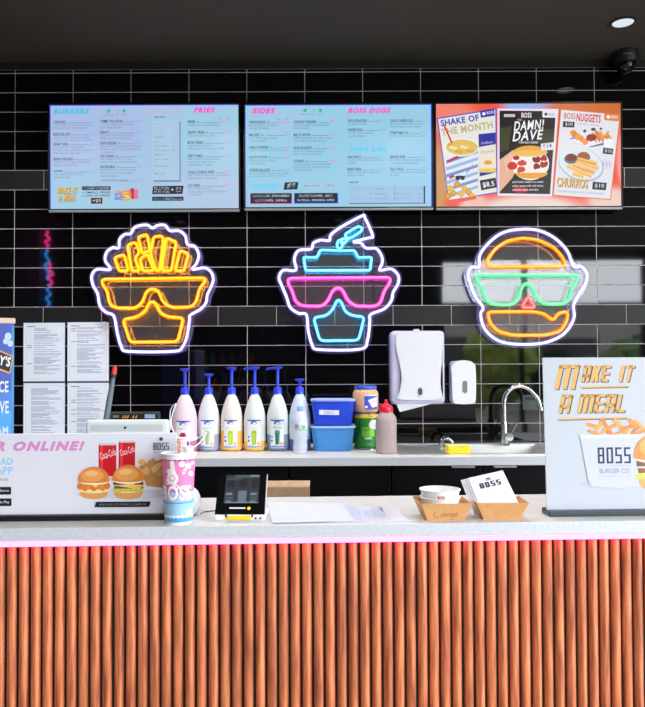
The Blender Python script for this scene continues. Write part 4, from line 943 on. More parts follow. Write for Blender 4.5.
b = MB(); b.box(0, 0, 0.015, 0.104, 0.066, 0.030, 0.004, seg=2); b.build('foam', pbr('yellow_foam', (244, 206, 44), 0.9, noise=0.15, nscale=160, bump=0.6, bscale=300), t)
b = MB(); b.box(0, 0, 0.0335, 0.102, 0.064, 0.007, 0.002); b.build('scouring_pad', pbr('pale_pad', (222, 214, 120), 0.95, bump=0.8, bscale=400), t)

# ================================================================== SYRUP PUMP BOTTLES
BR = 0.0520
def bottle_r(z):
    prof = BPROF
    for (r0, z0), (r1, z1) in zip(prof, prof[1:]):
        if z0 <= z <= z1 and z1 > z0: return r0 + (r1 - r0) * (z - z0) / (z1 - z0)
    return prof[-1][0]
BPROF = [(0.0, 0.0), (0.040, 0.0), (0.049, 0.006), (0.052, 0.016), (0.052, 0.14), (0.0505, 0.162), (0.046, 0.188), (0.039, 0.214), (0.030, 0.240), (0.022, 0.258), (0.0175, 0.264), (0.0175, 0.270)]
pump_blue = pbr('royal_blue_plastic', (44, 66, 224), 0.3, coat=0.3)
def milky(name, rgb, alpha):
    return pbr(name, rgb, 0.3, alpha=alpha, spec=0.4)
def syrup_bottle(px, label, tint, liquid, level, fruit, name_col, name_txt, pump_top, nozzle, r_scale=1.0, y=3.50, lab=True, yaw=0):
    p = at(px, 449, y)
    t = thing('syrup_bottle', label, 'bottle', (p.x, y, BT), rz=R(yaw), group=None)
    lv = (bottle_r(level) * r_scale, level)
    b = MB(); b.lathe([(lv[0] - 0.002, level + 0.0002), lv] + [(r * r_scale, z) for r, z in BPROF if z > level], n=40); b.build('bottle_body', pbr('milky_%d_%d_%d' % tint, tint, 0.28, spec=0.4, sss=0.35), t, smooth=True)
    b = MB(); b.lathe([(r * r_scale, z) for r, z in BPROF if z < level] + [lv, (lv[0] - 0.003, level + 0.0001)], n=40); b.build('syrup_fill', pbr('syrup_%d_%d_%d' % liquid, liquid, 0.28, spec=0.4), t, smooth=True)['label'] = 'lower part coloured by the syrup inside'
    b = MB(); b.lathe([(0.0, 0.268), (0.0195, 0.268), (0.0200, 0.284), (0.0185, 0.287), (0.0185, 0.296), (0.0155, 0.300), (0.0, 0.300)], n=28); pc = b.build('pump_collar', pump_blue, t, smooth=True)
    b = MB(); b.cyl((0, 0, 0.298), (0, 0, pump_top - 0.012), 0.0072, 16); b.build('pump_stem', pump_blue, t, smooth=True)
    b = MB(); b.lathe([(0.0, -0.014), (0.009, -0.014), (0.010, -0.006), (0.021, -0.004), (0.0235, 0.001), (0.0225, 0.005), (0.0, 0.0065)], 0, 0, pump_top, 28)
    if nozzle:
        a = R(nozzle); b.tube([(0.01 * math.cos(a), 0.01 * math.sin(a), pump_top - 0.003), (0.045 * math.cos(a), 0.045 * math.sin(a), pump_top - 0.003), (0.052 * math.cos(a), 0.052 * math.sin(a), pump_top - 0.010)], [0.007, 0.0055, 0.005], 10)
    b.build('pump_head', pump_blue, t, smooth=True)
    if lab:
        A = Art(0, 0, 0.001, rough=0.4, step=0.00006)   # mm, x -34..34, y -66..66
        A.rect(-33, -66, 33, 66, (236, 238, 244)); A.rect(-33, -66, 33, -60, (30, 84, 190)); A.rect(-33, 58, 33, 63, (30, 84, 190))
        A.ell(0, -52, 15, 9, (34, 70, 140)); A.ell(3, -49, 11, 5, (226, 232, 242), rot=-20); A.ell(-4, -55, 6, 3, (150, 170, 210), rot=-20)
        A.text(name_txt, -22, -34, 22, -24, name_col, shear=0.2, keep=False)
        if fruit[0] == 'berry':
            for k in range(6): A.ell(10 * math.cos(k * 1.05), 4 + 10 * math.sin(k * 1.05), 7, 7, (178, 30, 62) if k % 2 else (206, 60, 88))
            A.ell(0, 4, 6, 6, (120, 16, 44)); A.ell(22, 40, 9, 12, (120, 90, 170)); A.ell(6, 46, 6, 8, (226, 170, 60))
        else:
            c1, c2 = fruit[1], fruit[2]
            A.poly([(-11, -8), (13, -8), (10, 50), (-8, 50)], c1); A.poly([(-6, -4), (4, -4), (3, 46), (-4, 46)], c2)
            A.ell(1, -10, 12, 6, c1); A.poly([(-8, -14), (-2, -20), (2, -12)], c2, True); A.poly([(2, -12), (9, -20), (12, -10)], c1, True)
            A.ell(22, 46, 9, 9, (240, 166, 92)); A.text('1', 20, 42, 24, 50, WHITE)
        A.ell(-25, 14, 4.5, 4.5, (60, 90, 160)); A.ell(-25, 32, 4.5, 6, (80, 90, 120)); A.text('MADE IN', -22, 52, 4, 56, GY)
        A.build('front_label', t, warp=warp_cyl(lambda z: bottle_r(z) * r_scale, 0.082), cut=0.006)
GRN = (186, 204, 178)
syrup_bottle(185.0, 'pump bottle of pink raspberry syrup, leftmost of the row', (230, 208, 218), (196, 120, 150), 0.055, ('berry',), (190, 70, 140), 'Raspberry', 0.385, None, 1.10, y=3.46)
syrup_bottle(208.8, 'pump bottle of clear syrup with a pale green stem on its label, second from left', (218, 219, 226), (160, 164, 190), 0.080, ('g', (176, 206, 160), (150, 186, 130)), (60, 120, 190), 'Coconut', 0.360, 90)
syrup_bottle(231.8, 'pump bottle two thirds filled with orange syrup, yellow-green drink on label, third from left', (224, 221, 214), (246, 186, 96), 0.096, ('g', (170, 200, 40), (206, 222, 70)), (226, 190, 80), 'Banana', 0.390, 80)
syrup_bottle(254.9, 'pump bottle with a little yellow-orange syrup and lime drink on label, fourth from left', (222, 224, 222), (244, 190, 80), 0.046, ('g', (150, 190, 50), (190, 214, 90)), (226, 200, 100), 'Pineapple', 0.392, 180)
syrup_bottle(277.8, 'pump bottle with grey-blue syrup and a green mint drink on its label, fifth from left', (212, 224, 224), (124, 142, 172), 0.078, ('g', (60, 160, 130), (30, 120, 96)), (60, 180, 150), 'Mint', 0.392, 180)
syrup_bottle(299.9, 'pump bottle without a front label, blue-grey, behind the small water bottle', (200, 210, 230), (84, 108, 156), 0.055, None, None, '', 0.334, 90, lab=False)
# small water bottle in front
y = 3.365; p = at(300.2, 451, y)
t = thing('water_bottle', 'small clear water bottle standing in front of the last pump bottle', 'bottle', (p.x, y, BT))
WP = [(0.0, 0.0), (0.027, 0.0), (0.032, 0.005), (0.0325, 0.03), (0.0300, 0.06), (0.0325, 0.09), (0.034, 0.105), (0.0345, 0.145), (0.032, 0.165), (0.022, 0.183), (0.0125, 0.192), (0.0125, 0.200)]
b = MB(); b.lathe(WP, n=32); b.build('bottle_body', pbr('clear_pet', (226, 234, 244), 0.12, alpha=0.55, spec=0.6), t, smooth=True)
b = MB(); b.lathe([(0.0, 0.194), (0.0145, 0.194), (0.0148, 0.212), (0.0135, 0.2145), (0.0, 0.215)], n=24); b.build('cap', pbr('pale_blue_cap', (128, 176, 228), 0.4), t, smooth=True)
A = Art(0, 0, 0.001, step=0.00006); A.rect(-38, -17, 40, 17, (222, 226, 240)); A.ell(-16, 0, 14, 12, (188, 178, 222)); A.text('mount', -26, -6, -6, 0, (90, 70, 160), shear=0.2, keep=False); A.text('franklin', -28, 2, -4, 8, (90, 70, 160), shear=0.2)
A.ell(16, 2, 12, 10, (140, 206, 130)); A.ell(18, 4, 6, 6, (90, 176, 90)); A.rect(-38, 12, 40, 17, (150, 200, 150))
A.build('wrap_label', t, warp=warp_cyl(lambda z: 0.0346, 0.125), cut=0.004)

# ================================================================== BLUE TUBS, JAR, TIN, SQUEEZE BOTTLE
def tub(px, pz, y, w, h, d, label, col, rim, name_card=None, z=BT):
    p = at(px, 440, y); t = thing('plastic_tub', label, 'tub', (p.x, y, z))
    b = MB(); n = 6; rings = []
    for (s, zz) in ((0.84, 0.0), (0.87, 0.006), (0.985, h - 0.012), (0.985, h - 0.004)):
        rings.append([b.bm.verts.new((x, yy, zz)) for x, yy in rrect(0, 0, w * s, d * s, 0.028, n)])
    inner = [[b.bm.verts.new((x, yy, zz)) for x, yy in rrect(0, 0, w * s, d * s, 0.026, n)] for s, zz in ((0.965, h - 0.004), (0.83, 0.008))]
    allr = rings + inner
    for a, c in zip(allr, allr[1:]):
        for k in range(len(a)): b.bm.faces.new((a[k], a[(k + 1) % len(a)], c[(k + 1) % len(c)], c[k]))
    b.bm.faces.new(rings[0]); b.bm.faces.new(inner[-1])
    b.build('tub_body', pbr('tub_%d_%d_%d' % col, col, 0.42, noise=0.04, nscale=40), t, smooth=True)
    b = MB(); b.tube([(x, yy, h - 0.005) for x, yy in rrect(0, 0, w, d, 0.030, n)], 0.0042, 8, closed=True, sy=1.3); b.build('rim', pbr('tubrim_%d_%d_%d' % rim, rim, 0.35), t, smooth=True)
    b = MB(); b.prism(rrect(0, 0, w * 0.97, d * 0.97, 0.028, n), 0, 0.003); 
    for v in b.bm.verts: v.co = Vector((v.co.x, v.co.z, h - 0.006 + v.co.y))
    b.build('lid', pbr('clear_lid', (205, 215, 235), 0.25, alpha=0.8), t)
    if name_card:
        A = Art(0, 0, 0.001); A.xf = rotxf(0, 0, 1.5); A.rect(-47, -11, 46, 11, (214, 220, 236)); A.text(name_card, -26, -7, 24, 8, (96, 104, 140), keep=False)
        o = A.build('tape_label', t); o.location = (-0.018, -d / 2 * 0.955 - 0.0006, h * 0.50); o.rotation_euler = (R(-4.6), 0, 0)
    return t
tub(332.8, 0, 3.50, 0.205, 0.1185, 0.15, 'light blue plastic tub, lower of the two stacked', (66, 138, 206), (150, 190, 232))
tub(333.0, 0, 3.50, 0.205, 0.122, 0.15, 'deep blue plastic tub with a white tape label, stacked on the light blue tub', (34, 70, 214), (150, 172, 235), 'OREO', z=BT + 0.1215)
JY = 3.55
p = at(366.2, 448, JY)
t = thing('food_tin', 'green tin with a yellow band standing under the peach-coloured jar', 'tin', (p.x, JY, BT))
b = MB(); b.lathe([(0.0, 0.002), (0.056, 0.002), (0.0585, 0.0), (0.0585, 0.004), (0.057, 0.006), (0.057, 0.168), (0.0585, 0.170), (0.0585, 0.174), (0.056, 0.174), (0.056, 0.170), (0.0, 0.170)], n=40); b.build('can_body', pbr('tin_metal', (196, 200, 198), 0.25, metal=0.9), t, smooth=True)
A = Art(0, 0, 0.001, step=0.00006); A.rect(-86, -80, 86, 80, (36, 130, 44)); A.rect(-86, -80, 86, -64, (232, 196, 40)); A.text('NEW', -48, -76, -30, -68, (130, 110, 30)); A.text('ITALIANO', 6, -76, 34, -68, (200, 80, 30), bold=0.03)
A.ell(36, -32, 26, 24, (226, 230, 226)); A.ell(46, -28, 8, 14, (190, 200, 190)); A.poly([(-50, -20), (-34, -56), (-30, -10), (-52, 40)], (24, 84, 36)); A.rect(-24, -22, 12, 24, (106, 182, 52)); A.rect(12, -14, 40, 24, (132, 200, 70))
A.text('TOMATO', -20, -14, 10, -2, (60, 140, 40), bold=0.03, keep=False); A.rect(-10, 28, 22, 36, (226, 236, 224)); A.text('DICED', -6, 30, 18, 34.5, (40, 110, 50)); A.text('400g', 0, 56, 30, 64, (150, 200, 140)); A.rect(-86, 72, 86, 80, (20, 80, 30))
A.build('wrap_label', t, warp=warp_cyl(lambda z: 0.0572, 0.087), cut=0.005)
t = thing('food_jar', 'squat jar of peach-coloured sauce with blue lid on top of the green tin', 'jar', (p.x - 0.002, JY, BT + 0.1745))
JP = [(0.0, 0.0), (0.052, 0.0), (0.060, 0.006), (0.063, 0.018), (0.063, 0.088), (0.060, 0.100), (0.052, 0.110), (0.0505, 0.114)]
b = MB(); b.lathe([(r * 0.97, z + 0.001) for r, z in JP[:-1]] + [(0.0, 0.111)], n=36); b.build('sauce', pbr('peach_sauce', (226, 166, 118), 0.5, noise=0.08, nscale=30), t, smooth=True)
b = MB(); b.lathe(JP + [(0.0505, 0.116)], n=40); b.build('glass', pbr('jar_plastic', (244, 222, 200), 0.1, alpha=0.25, spec=0.8), t, smooth=True)
b = MB(); b.lathe([(0.0, 0.112), (0.0525, 0.112), (0.0535, 0.116), (0.0535, 0.126), (0.0515, 0.1295), (0.0, 0.130)], n=48); b.build('lid', pbr('blue_lid', (52, 92, 208), 0.35), t, smooth=True)
A = Art(0, 0, 0.001, step=0.00006); A.rect(-8, -34, 66, 34, (46, 84, 190)); A.poly([(8, -10), (62, -26), (62, 20), (30, 26)], (240, 236, 240)); A.text('Dressing', 18, -14, 60, 8, (214, 80, 100), shear=0.3, keep=False, rot=-14); A.ell(0, 22, 8, 6, (230, 232, 240)); A.rect(-8, -34, 66, -30, (240, 240, 246), True)
A.build('wrap_label', t, warp=warp_cyl(lambda z: 0.0632, 0.052), cut=0.005)
SY = 3.36; p = at(386.4, 453, SY)
t = thing('squeeze_bottle', 'squeeze bottle of brown-grey sauce with a red nozzle cap', 'bottle', (p.x, SY, BT))
SP = [(0.0, 0.0), (0.042, 0.0), (0.046, 0.005), (0.047, 0.014), (0.047, 0.150), (0.0455, 0.162), (0.037, 0.176), (0.030, 0.184), (0.029, 0.196)]
b = MB(); b.lathe([(r * 0.975, z + 0.001) for r, z in SP[:6]] + [(0.0, 0.160)], n=36, power=2.6); b.build('sauce', pbr('brown_grey_sauce', (150, 124, 124), 0.5), t, smooth=True)
b = MB(); b.lathe(SP, n=40, power=2.6); b.build('bottle_body', pbr('squeeze_plastic', (232, 214, 214), 0.35, alpha=0.42), t, smooth=True)
red = pbr('red_cap', (228, 24, 48), 0.35, coat=0.3)
b = MB(); b.lathe([(0.0, 0.186), (0.031, 0.186), (0.032, 0.190), (0.032, 0.204), (0.029, 0.214), (0.012, 0.222), (0.009, 0.226), (0.006, 0.244), (0.0, 0.245)], 0.0, 0, 0, 32); cp = b.build('cap', red, t, smooth=True)
b = MB(); b.tube([(-0.028, 0, 0.206), (-0.020, -0.004, 0.219), (-0.004, -0.006, 0.224), (0.008, 0, 0.222)], [0.006, 0.0055, 0.005, 0.005], 10); b.build('tethered_tip', red, cp, smooth=True)

# ================================================================== THINGS ON THE FRONT COUNTER
def on_counter(px, y): return at(px, 510, y).x
# ---- left sign board (wide, low)
y = 1.925; k = (at(100, 475, y).x - at(0, 475, y).x) / 100.0
LX0, LX1 = -62, 176
c = at((LX0 + LX1) / 2, 476, y); w = (LX1 - LX0) * k; z1 = at(88, 433.5, y).z - CT
t = thing('counter_sign', 'wide low white sign on the left of the counter with burgers and drink cans', 'sign', (c.x, y, CT), rz=CR * 0.6)
b = MB(); b.box(0, 0.012, 0.0075, w, 0.05, 0.015, 0.002); b.build('sign_base', pbr('black_sign_base', (16, 16, 20), 0.4), t)
b = MB(); b.box(0, 0.006, (z1 + 0.012) / 2, w, 0.005, z1 - 0.012, 0.001); b.build('board', pbr('white_board', (232, 233, 240), 0.35), t)
A = Art((LX0 + LX1) / 2, 519.2, k, rough=0.4)
A.rect(LX0, 434.2, LX1, 513.4, (226, 227, 238))
PK = (222, 140, 206)
A.text('ORDER ONLINE!', -52, 440.6, 84, 450.4, PK, shear=0.3, bold=0.06, keep=False)
A.text('DOWNLOAD', -40, 457, 12.6, 464, (150, 206, 240), shear=0.0, bold=0.06, keep=False); A.text('THE APP', -26, 466, 12.6, 473.4, (150, 206, 240), bold=0.06)
A.text('SCAN QR CODE', -32, 477.4, 8, 480.6, (130, 132, 150), keep=False)
A.rr(-20, 486, 11.2, 493.6, 1, (26, 28, 36)); A.rr(-20, 497.4, 11.6, 505, 1, (26, 28, 36)); A.text('App Store', -8, 488.2, 9, 491.6, WHITE, keep=False); A.text('Google Play', -8, 499.6, 9.6, 503, WHITE)
draw_can(A, 98, 443, 115.6, 476); draw_can(A, 118, 440.6, 134.4, 474)
A.poly([(138, 466), (166, 458), (180, 462), (176, 490), (146, 486)], (196, 140, 84)); 
for i in range(16): A.ell(141 + (i * 6.1) % 34, 462 + (i * 3.7) % 12, 3.8, 2.6, [(226, 176, 108), (206, 150, 84), (236, 196, 130)][i % 3], rot=i * 35)
A.ell(128, 494, 52, 4.5, (206, 206, 220)); draw_burger(A, 93.5, 481.8, 31.5, 32, 0); draw_burger(A, 128, 481, 32.5, 34, 1)
A.poly([(96.2, 501.4), (150.4, 501.4), (148.6, 506.6), (94.4, 506.6)], (24, 26, 40)); A.text('WWW.BOSSBURGERCO.COM.AU', 99, 502.8, 146, 505.2, WHITE, shear=0.3, bold=0.03)
A.block('BOSS', 153, 442.8, 168.4, 449.8, (64, 70, 104), 0.95, 0.85, 0.9); A.ell(160.6, 439, 1.9, 1.9, (64, 70, 104)); A.text('BURGER CO.', 154, 451.6, 167.4, 453, (140, 142, 160))
A.build('printed_art', t, y=0.0033)
# ---- right sign board (tall)
y = 1.968; k = (at(600, 440, y).x - at(500, 440, y).x) / 100.0 * 0.985
BX0, BX1 = 543.6, 760
c = at((BX0 + BX1) / 2, 436, y); w = (BX1 - BX0) * k; H = (516.2 - 357.2) * k
t = thing('counter_sign', 'tall white poster board on the right of the counter advertising a meal', 'sign', (c.x, y, CT), rot=(0, 0, CR))
b = MB(); b.box(0, 0.01, 0.0075, w + 0.004, 0.06, 0.015, 0.003); b.build('sign_base', pbr('grey_sign_base', (52, 62, 70), 0.35), t)
bd = MB(); bd.box(0, 0.0, H / 2, w, 0.005, H - 0.004, 0.001); bo = bd.build('board', pbr('white_board', (232, 233, 240), 0.35), t); bo.location = (0, 0.004, 0.002); bo.rotation_euler = (R(-3.2), 0, 0)
A = Art((BX0 + BX1) / 2, 516.2, k, rough=0.4)
A.rect(BX0, 357.6, BX1, 511.6, (184, 189, 200))
YL, YS = (216, 166, 80), (72, 68, 88)
for o, cc in ((1.2, YS), (0.0, YL)):
    A.up()
    d_ = o * 0.8
    A.block('M', 554.4 + o, 365 + d_, 575.4 + o, 390 + d_, cc, 4.6, 3.4, sk=6.5)
    A.block('AKE', 582.2 + o, 365.6 + d_, 610.2 + o, 382.6 + d_, cc, 3.3, 3.0, 1.9, sk=4.6); A.block('IT', 621.4 + o, 365.6 + d_, 635.0 + o, 382.6 + d_, cc, 3.3, 3.0, 1.9, sk=4.6)
    A.line(582 + o, 388 + o * 0.8, 630.6 + o, 387.4 + o * 0.8, 1.5, cc)
    A.block('A', 558 + o, 395.6 + d_, 568.6 + o, 414.4 + d_, cc, 3.3, 3.0, sk=4.8); A.block('MEAL', 577.4 + o, 395 + d_, 626.4 + o, 414 + d_, cc, 3.4, 3.0, 1.9, sk=4.8)
    A.line(557 + o, 420.4 + o * 0.8, 628 + o, 419.4 + o * 0.8, 1.6, cc)
A.ell(630, 486, 52, 5, (176, 182, 196))
draw_fries(A, 590, 420, 646, 436, 8, 2, 78); draw_fries(A, 590, 429, 664, 441, 9, 6, 80)
A.poly([(579.4, 438), (660, 438), (654, 484), (650, 487), (592, 487), (586.4, 484)], (192, 195, 212)); A.ell(619, 487, 33, 3.2, (192, 195, 212))
A.poly([(578.6, 436.4), (661, 436.4), (660.4, 440), (579.4, 440)], (206, 208, 220)); A.poly([(640, 440), (655, 440), (650, 486), (640, 487)], (198, 200, 216))
A.block('BOSS', 597, 449.4, 631, 465.6, (36, 44, 86), 2.1, 1.9, 2.2); A.text('BURGER CO.', 598.4, 470.6, 630, 475.4, (110, 116, 150)); A.line(596, 468, 632, 468, 0.4, (150, 156, 180)); A.line(596, 478.4, 632, 478.4, 0.4, (150, 156, 180))
draw_burger(A, 667, 462, 66, 62, 1)
A.text('MEAL DEAL', 700, 500, 740, 506, YL, bold=0.04) if False else None
A.build('printed_art', bo, y=-0.0031)
# ---- ice-cream box at far left
y = 2.10; p = at(13.7, 430, y); top = at(13, 323, y).z - CT
t = thing('cardboard_standee', 'tall blue ice cream display box at the left edge behind the low sign', 'box', (p.x, y, CT), rz=R(26))
b = MB(); b.box(-0.15, 0.06, top / 2, 0.30, 0.12, top, 0.002); b.build('carton', pbr('ice_blue_print', (72, 92, 186), 0.45), t)
b = MB(); b.box(-0.150, 0.060, top + 0.006, 0.306, 0.126, 0.016, 0.003); b.build('lid_rim', pbr('cream_rim', (226, 206, 180), 0.5), t)
q = 0.00281
A = Art(13.7, 506.5, q, rough=0.45)
A.rect(-90, 324, 13.6, 433, (74, 92, 186)); A.rect(-90, 388, 13.6, 433, (78, 128, 206)); A.rect(-90, 408, 13.6, 433, (80, 160, 224)); A.rect(11.4, 322, 13.7, 433, (64, 150, 214))
for x_, y_, r_ in ((8, 333, 4), (10, 340, 3.4), (5.6, 338, 3), (-30, 335, 6), (-38, 338, 5)): A.ell(x_, y_, r_ * 0.8, r_, (190, 214, 240))
A.poly([(-70, 346), (-40, 342), (-10, 342), (13, 353), (10, 371), (-12, 362), (-40, 362), (-70, 366)], (220, 170, 70)); A.poly([(-70, 347.6), (-40, 343.6), (-10, 343.6), (12, 354), (9.4, 369), (-12, 360.4), (-40, 360.4), (-70, 364)], (24, 24, 34))
A.text("BEN&JERRY'S", -36, 349, 10.6, 362, WHITE, bold=0.05, keep=False, rot=12)
A.text('PEACE', -13, 378, 8.6, 389.6, (214, 228, 244), bold=0.06, keep=False); A.text('LOVE', -9, 398, 9, 411, (206, 226, 244), bold=0.06); A.text('ICE CREAM', -32, 424, 8.6, 431.4, (206, 228, 246), bold=0.05)
A.build('printed_art', t, y=-0.0006)
# ---- tablet till, seen from behind
y = 2.10; p0, p1 = at(88, 419.4, y + 0.02), at(170.6, 419.4, y + 0.02); w = p1.x - p0.x; H = p0.z - CT
t = thing('till_tablet', 'white tablet till seen from behind above the left sign', 'tablet', ((p0.x + p1.x) / 2, y, CT))
b = MB(); b.box(0, 0.02, 0.006, 0.15, 0.09, 0.012, 0.004); b.prism([(-0.03, 0.01), (0.03, 0.01), (0.02, 0.14), (-0.02, 0.14)], 0.012, 0.04); b.build('stand', wp, t)
sh = MB(); sh.box(0, 0, 0, w, 0.018, 0.165, 0.008, seg=3); so = sh.build('shell', pbr('tablet_white', (222, 228, 228), 0.3), t); so.location = (0, 0.012, H - 0.082); so.rotation_euler = (R(6), 0, 0)
b = MB(); b.prism(rrect(0, 0.06, w * 0.86, 0.020, 0.004), -0.0105, -0.0085); b.build('vent_strip', pbr('tablet_grey', (196, 204, 202), 0.4), so)
b = MB(); b.cyl((-0.005, -0.0115, 0.061), (-0.005, -0.010, 0.061), 0.0035, 14); b.build('rear_camera', pbr('lens_black', (20, 20, 22), 0.1), so)
b = MB(); b.prism(rrect(0.0, 0.012, 0.095, 0.05, 0.02), -0.0108, -0.0085); b.build('rear_mount', pbr('mount_dark', (54, 56, 58), 0.4), so)
# dark customer display behind it
y = 2.222; p0, p1 = at(110.8, 411.9, y), at(160, 411.9, y); H = p0.z - CT; w = p1.x - p0.x
t = thing('order_display', 'small black display with a lit blue readout and orange marks behind the till tablet', 'display', ((p0.x + p1.x) / 2, y, CT))
b = MB(); b.box(0, 0, 0.006, 0.10, 0.05, 0.012, 0.003); b.cyl((0, 0, 0.01), (0, 0, H - 0.05), 0.011, 14); b.build('pole', pbr('matte_black', (18, 18, 19), 0.5), t)
b = MB(); b.box(0, 0, H - 0.032, w, 0.022, 0.064, 0.004); hd = b.build('head', pbr('matte_black', (18, 18, 19), 0.5), t)
b = MB(); fr_ = rrect(0, H - 0.032, w * 0.96, 0.056, 0.004); b.tube([(x, -0.0115, z) for x, z in fr_], 0.0008, 6, closed=True); b.build('frame_line', pbr('frame_grey', (90, 92, 94), 0.4), hd)
A = Art(135.4, 411.9, w / 49.2, mode='screen'); A.rr(145.6, 414.2, 156, 418.2, 0.6, (140, 172, 224)); A.rr(114, 415, 120, 417.4, 0.4, (120, 124, 124))
for x_ in (123, 125.4, 127.6, 133, 136): A.poly([(x_, 418), (x_ + 1.6, 414.8), (x_ + 2.6, 415.6), (x_ + 1.2, 418.4)], (206, 136, 20), True)
o = A.build('readout', hd, y=-0.0117); o.location = (0, 0, H)
# grey stick with a red tip
y = 2.17; a = at(115.2, 366, y); c = at(106.4, 418, y); d = (c - a).normalized(); L = (a.z - CT) / -d.z; base = a + d * L
t = thing('gas_lighter', 'slim grey stick with a red tip leaning up behind the till tablet', 'lighter', (base.x, y, CT))
rel = lambda s: (a + d * s) - Vector((base.x, y, CT))
b = MB(); b.tube([rel(0.035), rel(0.10), rel(L - 0.008)], [0.0062, 0.0085, 0.0095], 16); b.build('shaft', pbr('grey_shaft', (108, 122, 130), 0.3), t, smooth=True)
b = MB(); b.tube([rel(0.0), rel(0.004), rel(0.024)], [0.0035, 0.0065, 0.0078], 16); b.build('tip', pbr('red_tip', (236, 60, 44), 0.4), t, smooth=True)
b = MB(); b.tube([rel(0.024), rel(0.036)], [0.0078, 0.0066], 16); b.build('tip_collar', pbr('dark_collar', (60, 64, 70), 0.3), t, smooth=True)
# white charging cable
y = 2.12; pts = [at(x, yy, y + 0.05 * math.sin(i * 0.9)) for i, (x, yy) in enumerate(((171, 430), (170, 418), (171, 409), (176, 403.6), (173, 412), (171.4, 424), (176, 436), (184, 440.6), (195, 439.4), (206, 432.5), (202, 440), (194, 447), (186, 450), (178, 470)))]
pts.append(Vector((pts[-1].x, y, CT + 0.0018))); pts.append(Vector((pts[-1].x - 0.05, y - 0.01, CT + 0.0018)))
b = MB(); b.tube(catmull(pts, 6), 0.0016, 8); tag(b.build('charging_cable', pbr('white_cable', (236, 236, 240), 0.4), smooth=True), 'thin white looping cable between the till tablet and the paper cup', 'cable')
# ---- paper cup
y = 1.884; p = at(178.8, 520, y); Hc = at(178.8, 453.2, y).z - CT
t = thing('paper_cup', 'tall pink, white and blue paper cup standing near the counter front edge', 'cup', (p.x, y, CT))
rb, rt = 0.0318, 0.0425
cupr = lambda z: rb + (rt - rb) * z / Hc
b = MB(); b.lathe([(0.0, 0.004), (rb - 0.002, 0.004), (rb, 0.0), (rt, Hc - 0.004), (rt, Hc), (rt - 0.003, Hc), (rb - 0.001, 0.008), (0.0, 0.008)], n=48); b.build('cup_body', pbr('cup_white', (240, 240, 243), 0.45), t, smooth=True)
b = MB(); b.tube([((rt + 0.001) * math.cos(2 * PI * i / 40), (rt + 0.001) * math.sin(2 * PI * i / 40), Hc) for i in range(40)], 0.0026, 8, closed=True); b.build('rolled_rim', pbr('cup_white', (240, 240, 243), 0.45), t, smooth=True)
A = Art(0, 0, 0.001, step=0.00006)          # mm, centred mid height
hh = Hc * 500; A.rect(-100, -hh + 12, 100, 6, (240, 128, 184)); A.rect(-100, 6, 100, hh - 8, (164, 210, 238))
PKc, WHc, BLc = (240, 128, 184), (244, 242, 246), (96, 168, 222)
rn = random.Random(3)
for i in range(26):
    x_, y_ = rn.uniform(-95, 95), rn.uniform(-hh + 20, hh - 20); cc = WHc
    A.ell(x_, y_, rn.uniform(4, 10), rn.uniform(4, 9), cc, rot=rn.uniform(0, 90), n=14)
    if i % 3 == 0: A.ell(x_, y_, 3, 3, (226, 150, 190) if y_ < 0 else (150, 200, 236), n=10)
A.poly([(-14, -hh + 14), (-4, -hh + 14), (4, -20), (-6, -14), (-12, -30)], WHc); A.ell(-8, -30, 15, 16, WHc); A.ell(-8, -30, 9, 9, (230, 190, 214)); A.ell(-8, -31, 5, 4, WHc)
for dx, cc in ((1.5, (214, 150, 190)), (0, WHc)): A.text('BOSS', -40 + dx, -12 + dx, 40 + dx, 26 + dx, cc, bold=0.07, keep=False)
A.rect(-100, 30, 100, 34, BLc); A.text('BURGER CO', -34, 38, 34, 52, (220, 236, 246), bold=0.05, keep=False); A.text('BURGER CO', -34, 38, 34, 52, (150, 200, 232), bold=0.0, keep=False)
A.rect(-100, hh - 22, 100, hh - 16, BLc); A.rect(-100, hh - 16, 100, hh - 8, (84, 158, 216))
for i in range(10): A.ell(-45 + i * 10, hh - 22, 5, 3.4, WHc, n=10)
for i in range(7): A.rect(-40 + i * 12, -hh + 11.8, -34 + i * 12, -hh + 14.5, (70, 50, 66))
A.build('printed_sleeve', t, warp=warp_cyl(lambda z: cupr(z) + 0.0002, Hc / 2), cut=0.004)
y2 = y
t = thing('striped_stick_pack', 'small orange and white striped pack poking out of the paper cup', 'pack', (at(182, 450, y).x, y + 0.004, CT + 0.009))
zt_ = at(182, 437.2, y).z - CT - 0.009
b = MB(); b.box(0, 0, zt_ / 2, 0.019, 0.016, zt_, 0.001); b.build('wrapper', pbr('pack_white', (238, 238, 244), 0.5), t)
b = MB(); b.box(-0.0062, -0.0084, zt_ - 0.022, 0.0075, 0.001, 0.036); b.build('orange_side', pbr('pack_orange', (232, 150, 110), 0.5), t)
A = Art(0, 0, 0.001)
for i in range(7): A.rect(-9, 4 + i * 5, 9, 5 + i * 5, (236, 226, 232) if i % 2 else (214, 170, 160), True)
o = A.build('stripe_print', t, y=-0.0091); o.location = (0, 0, zt_)
t = thing('plastic_lid_piece', 'white plastic piece beside the striped pack in the paper cup', 'lid', (at(188, 450, y).x, y + 0.004, CT + 0.10))
b = MB(); zz = at(188, 446.4, y).z - CT - 0.10
b.lathe([(0.0, 0.0), (0.006, 0.0), (0.008, zz - 0.02), (0.0135, zz - 0.012), (0.014, zz - 0.002), (0.011, zz), (0.0, zz + 0.001)], n=24); b.build('moulded_piece', pbr('cup_white', (240, 240, 243), 0.45), t, smooth=True)
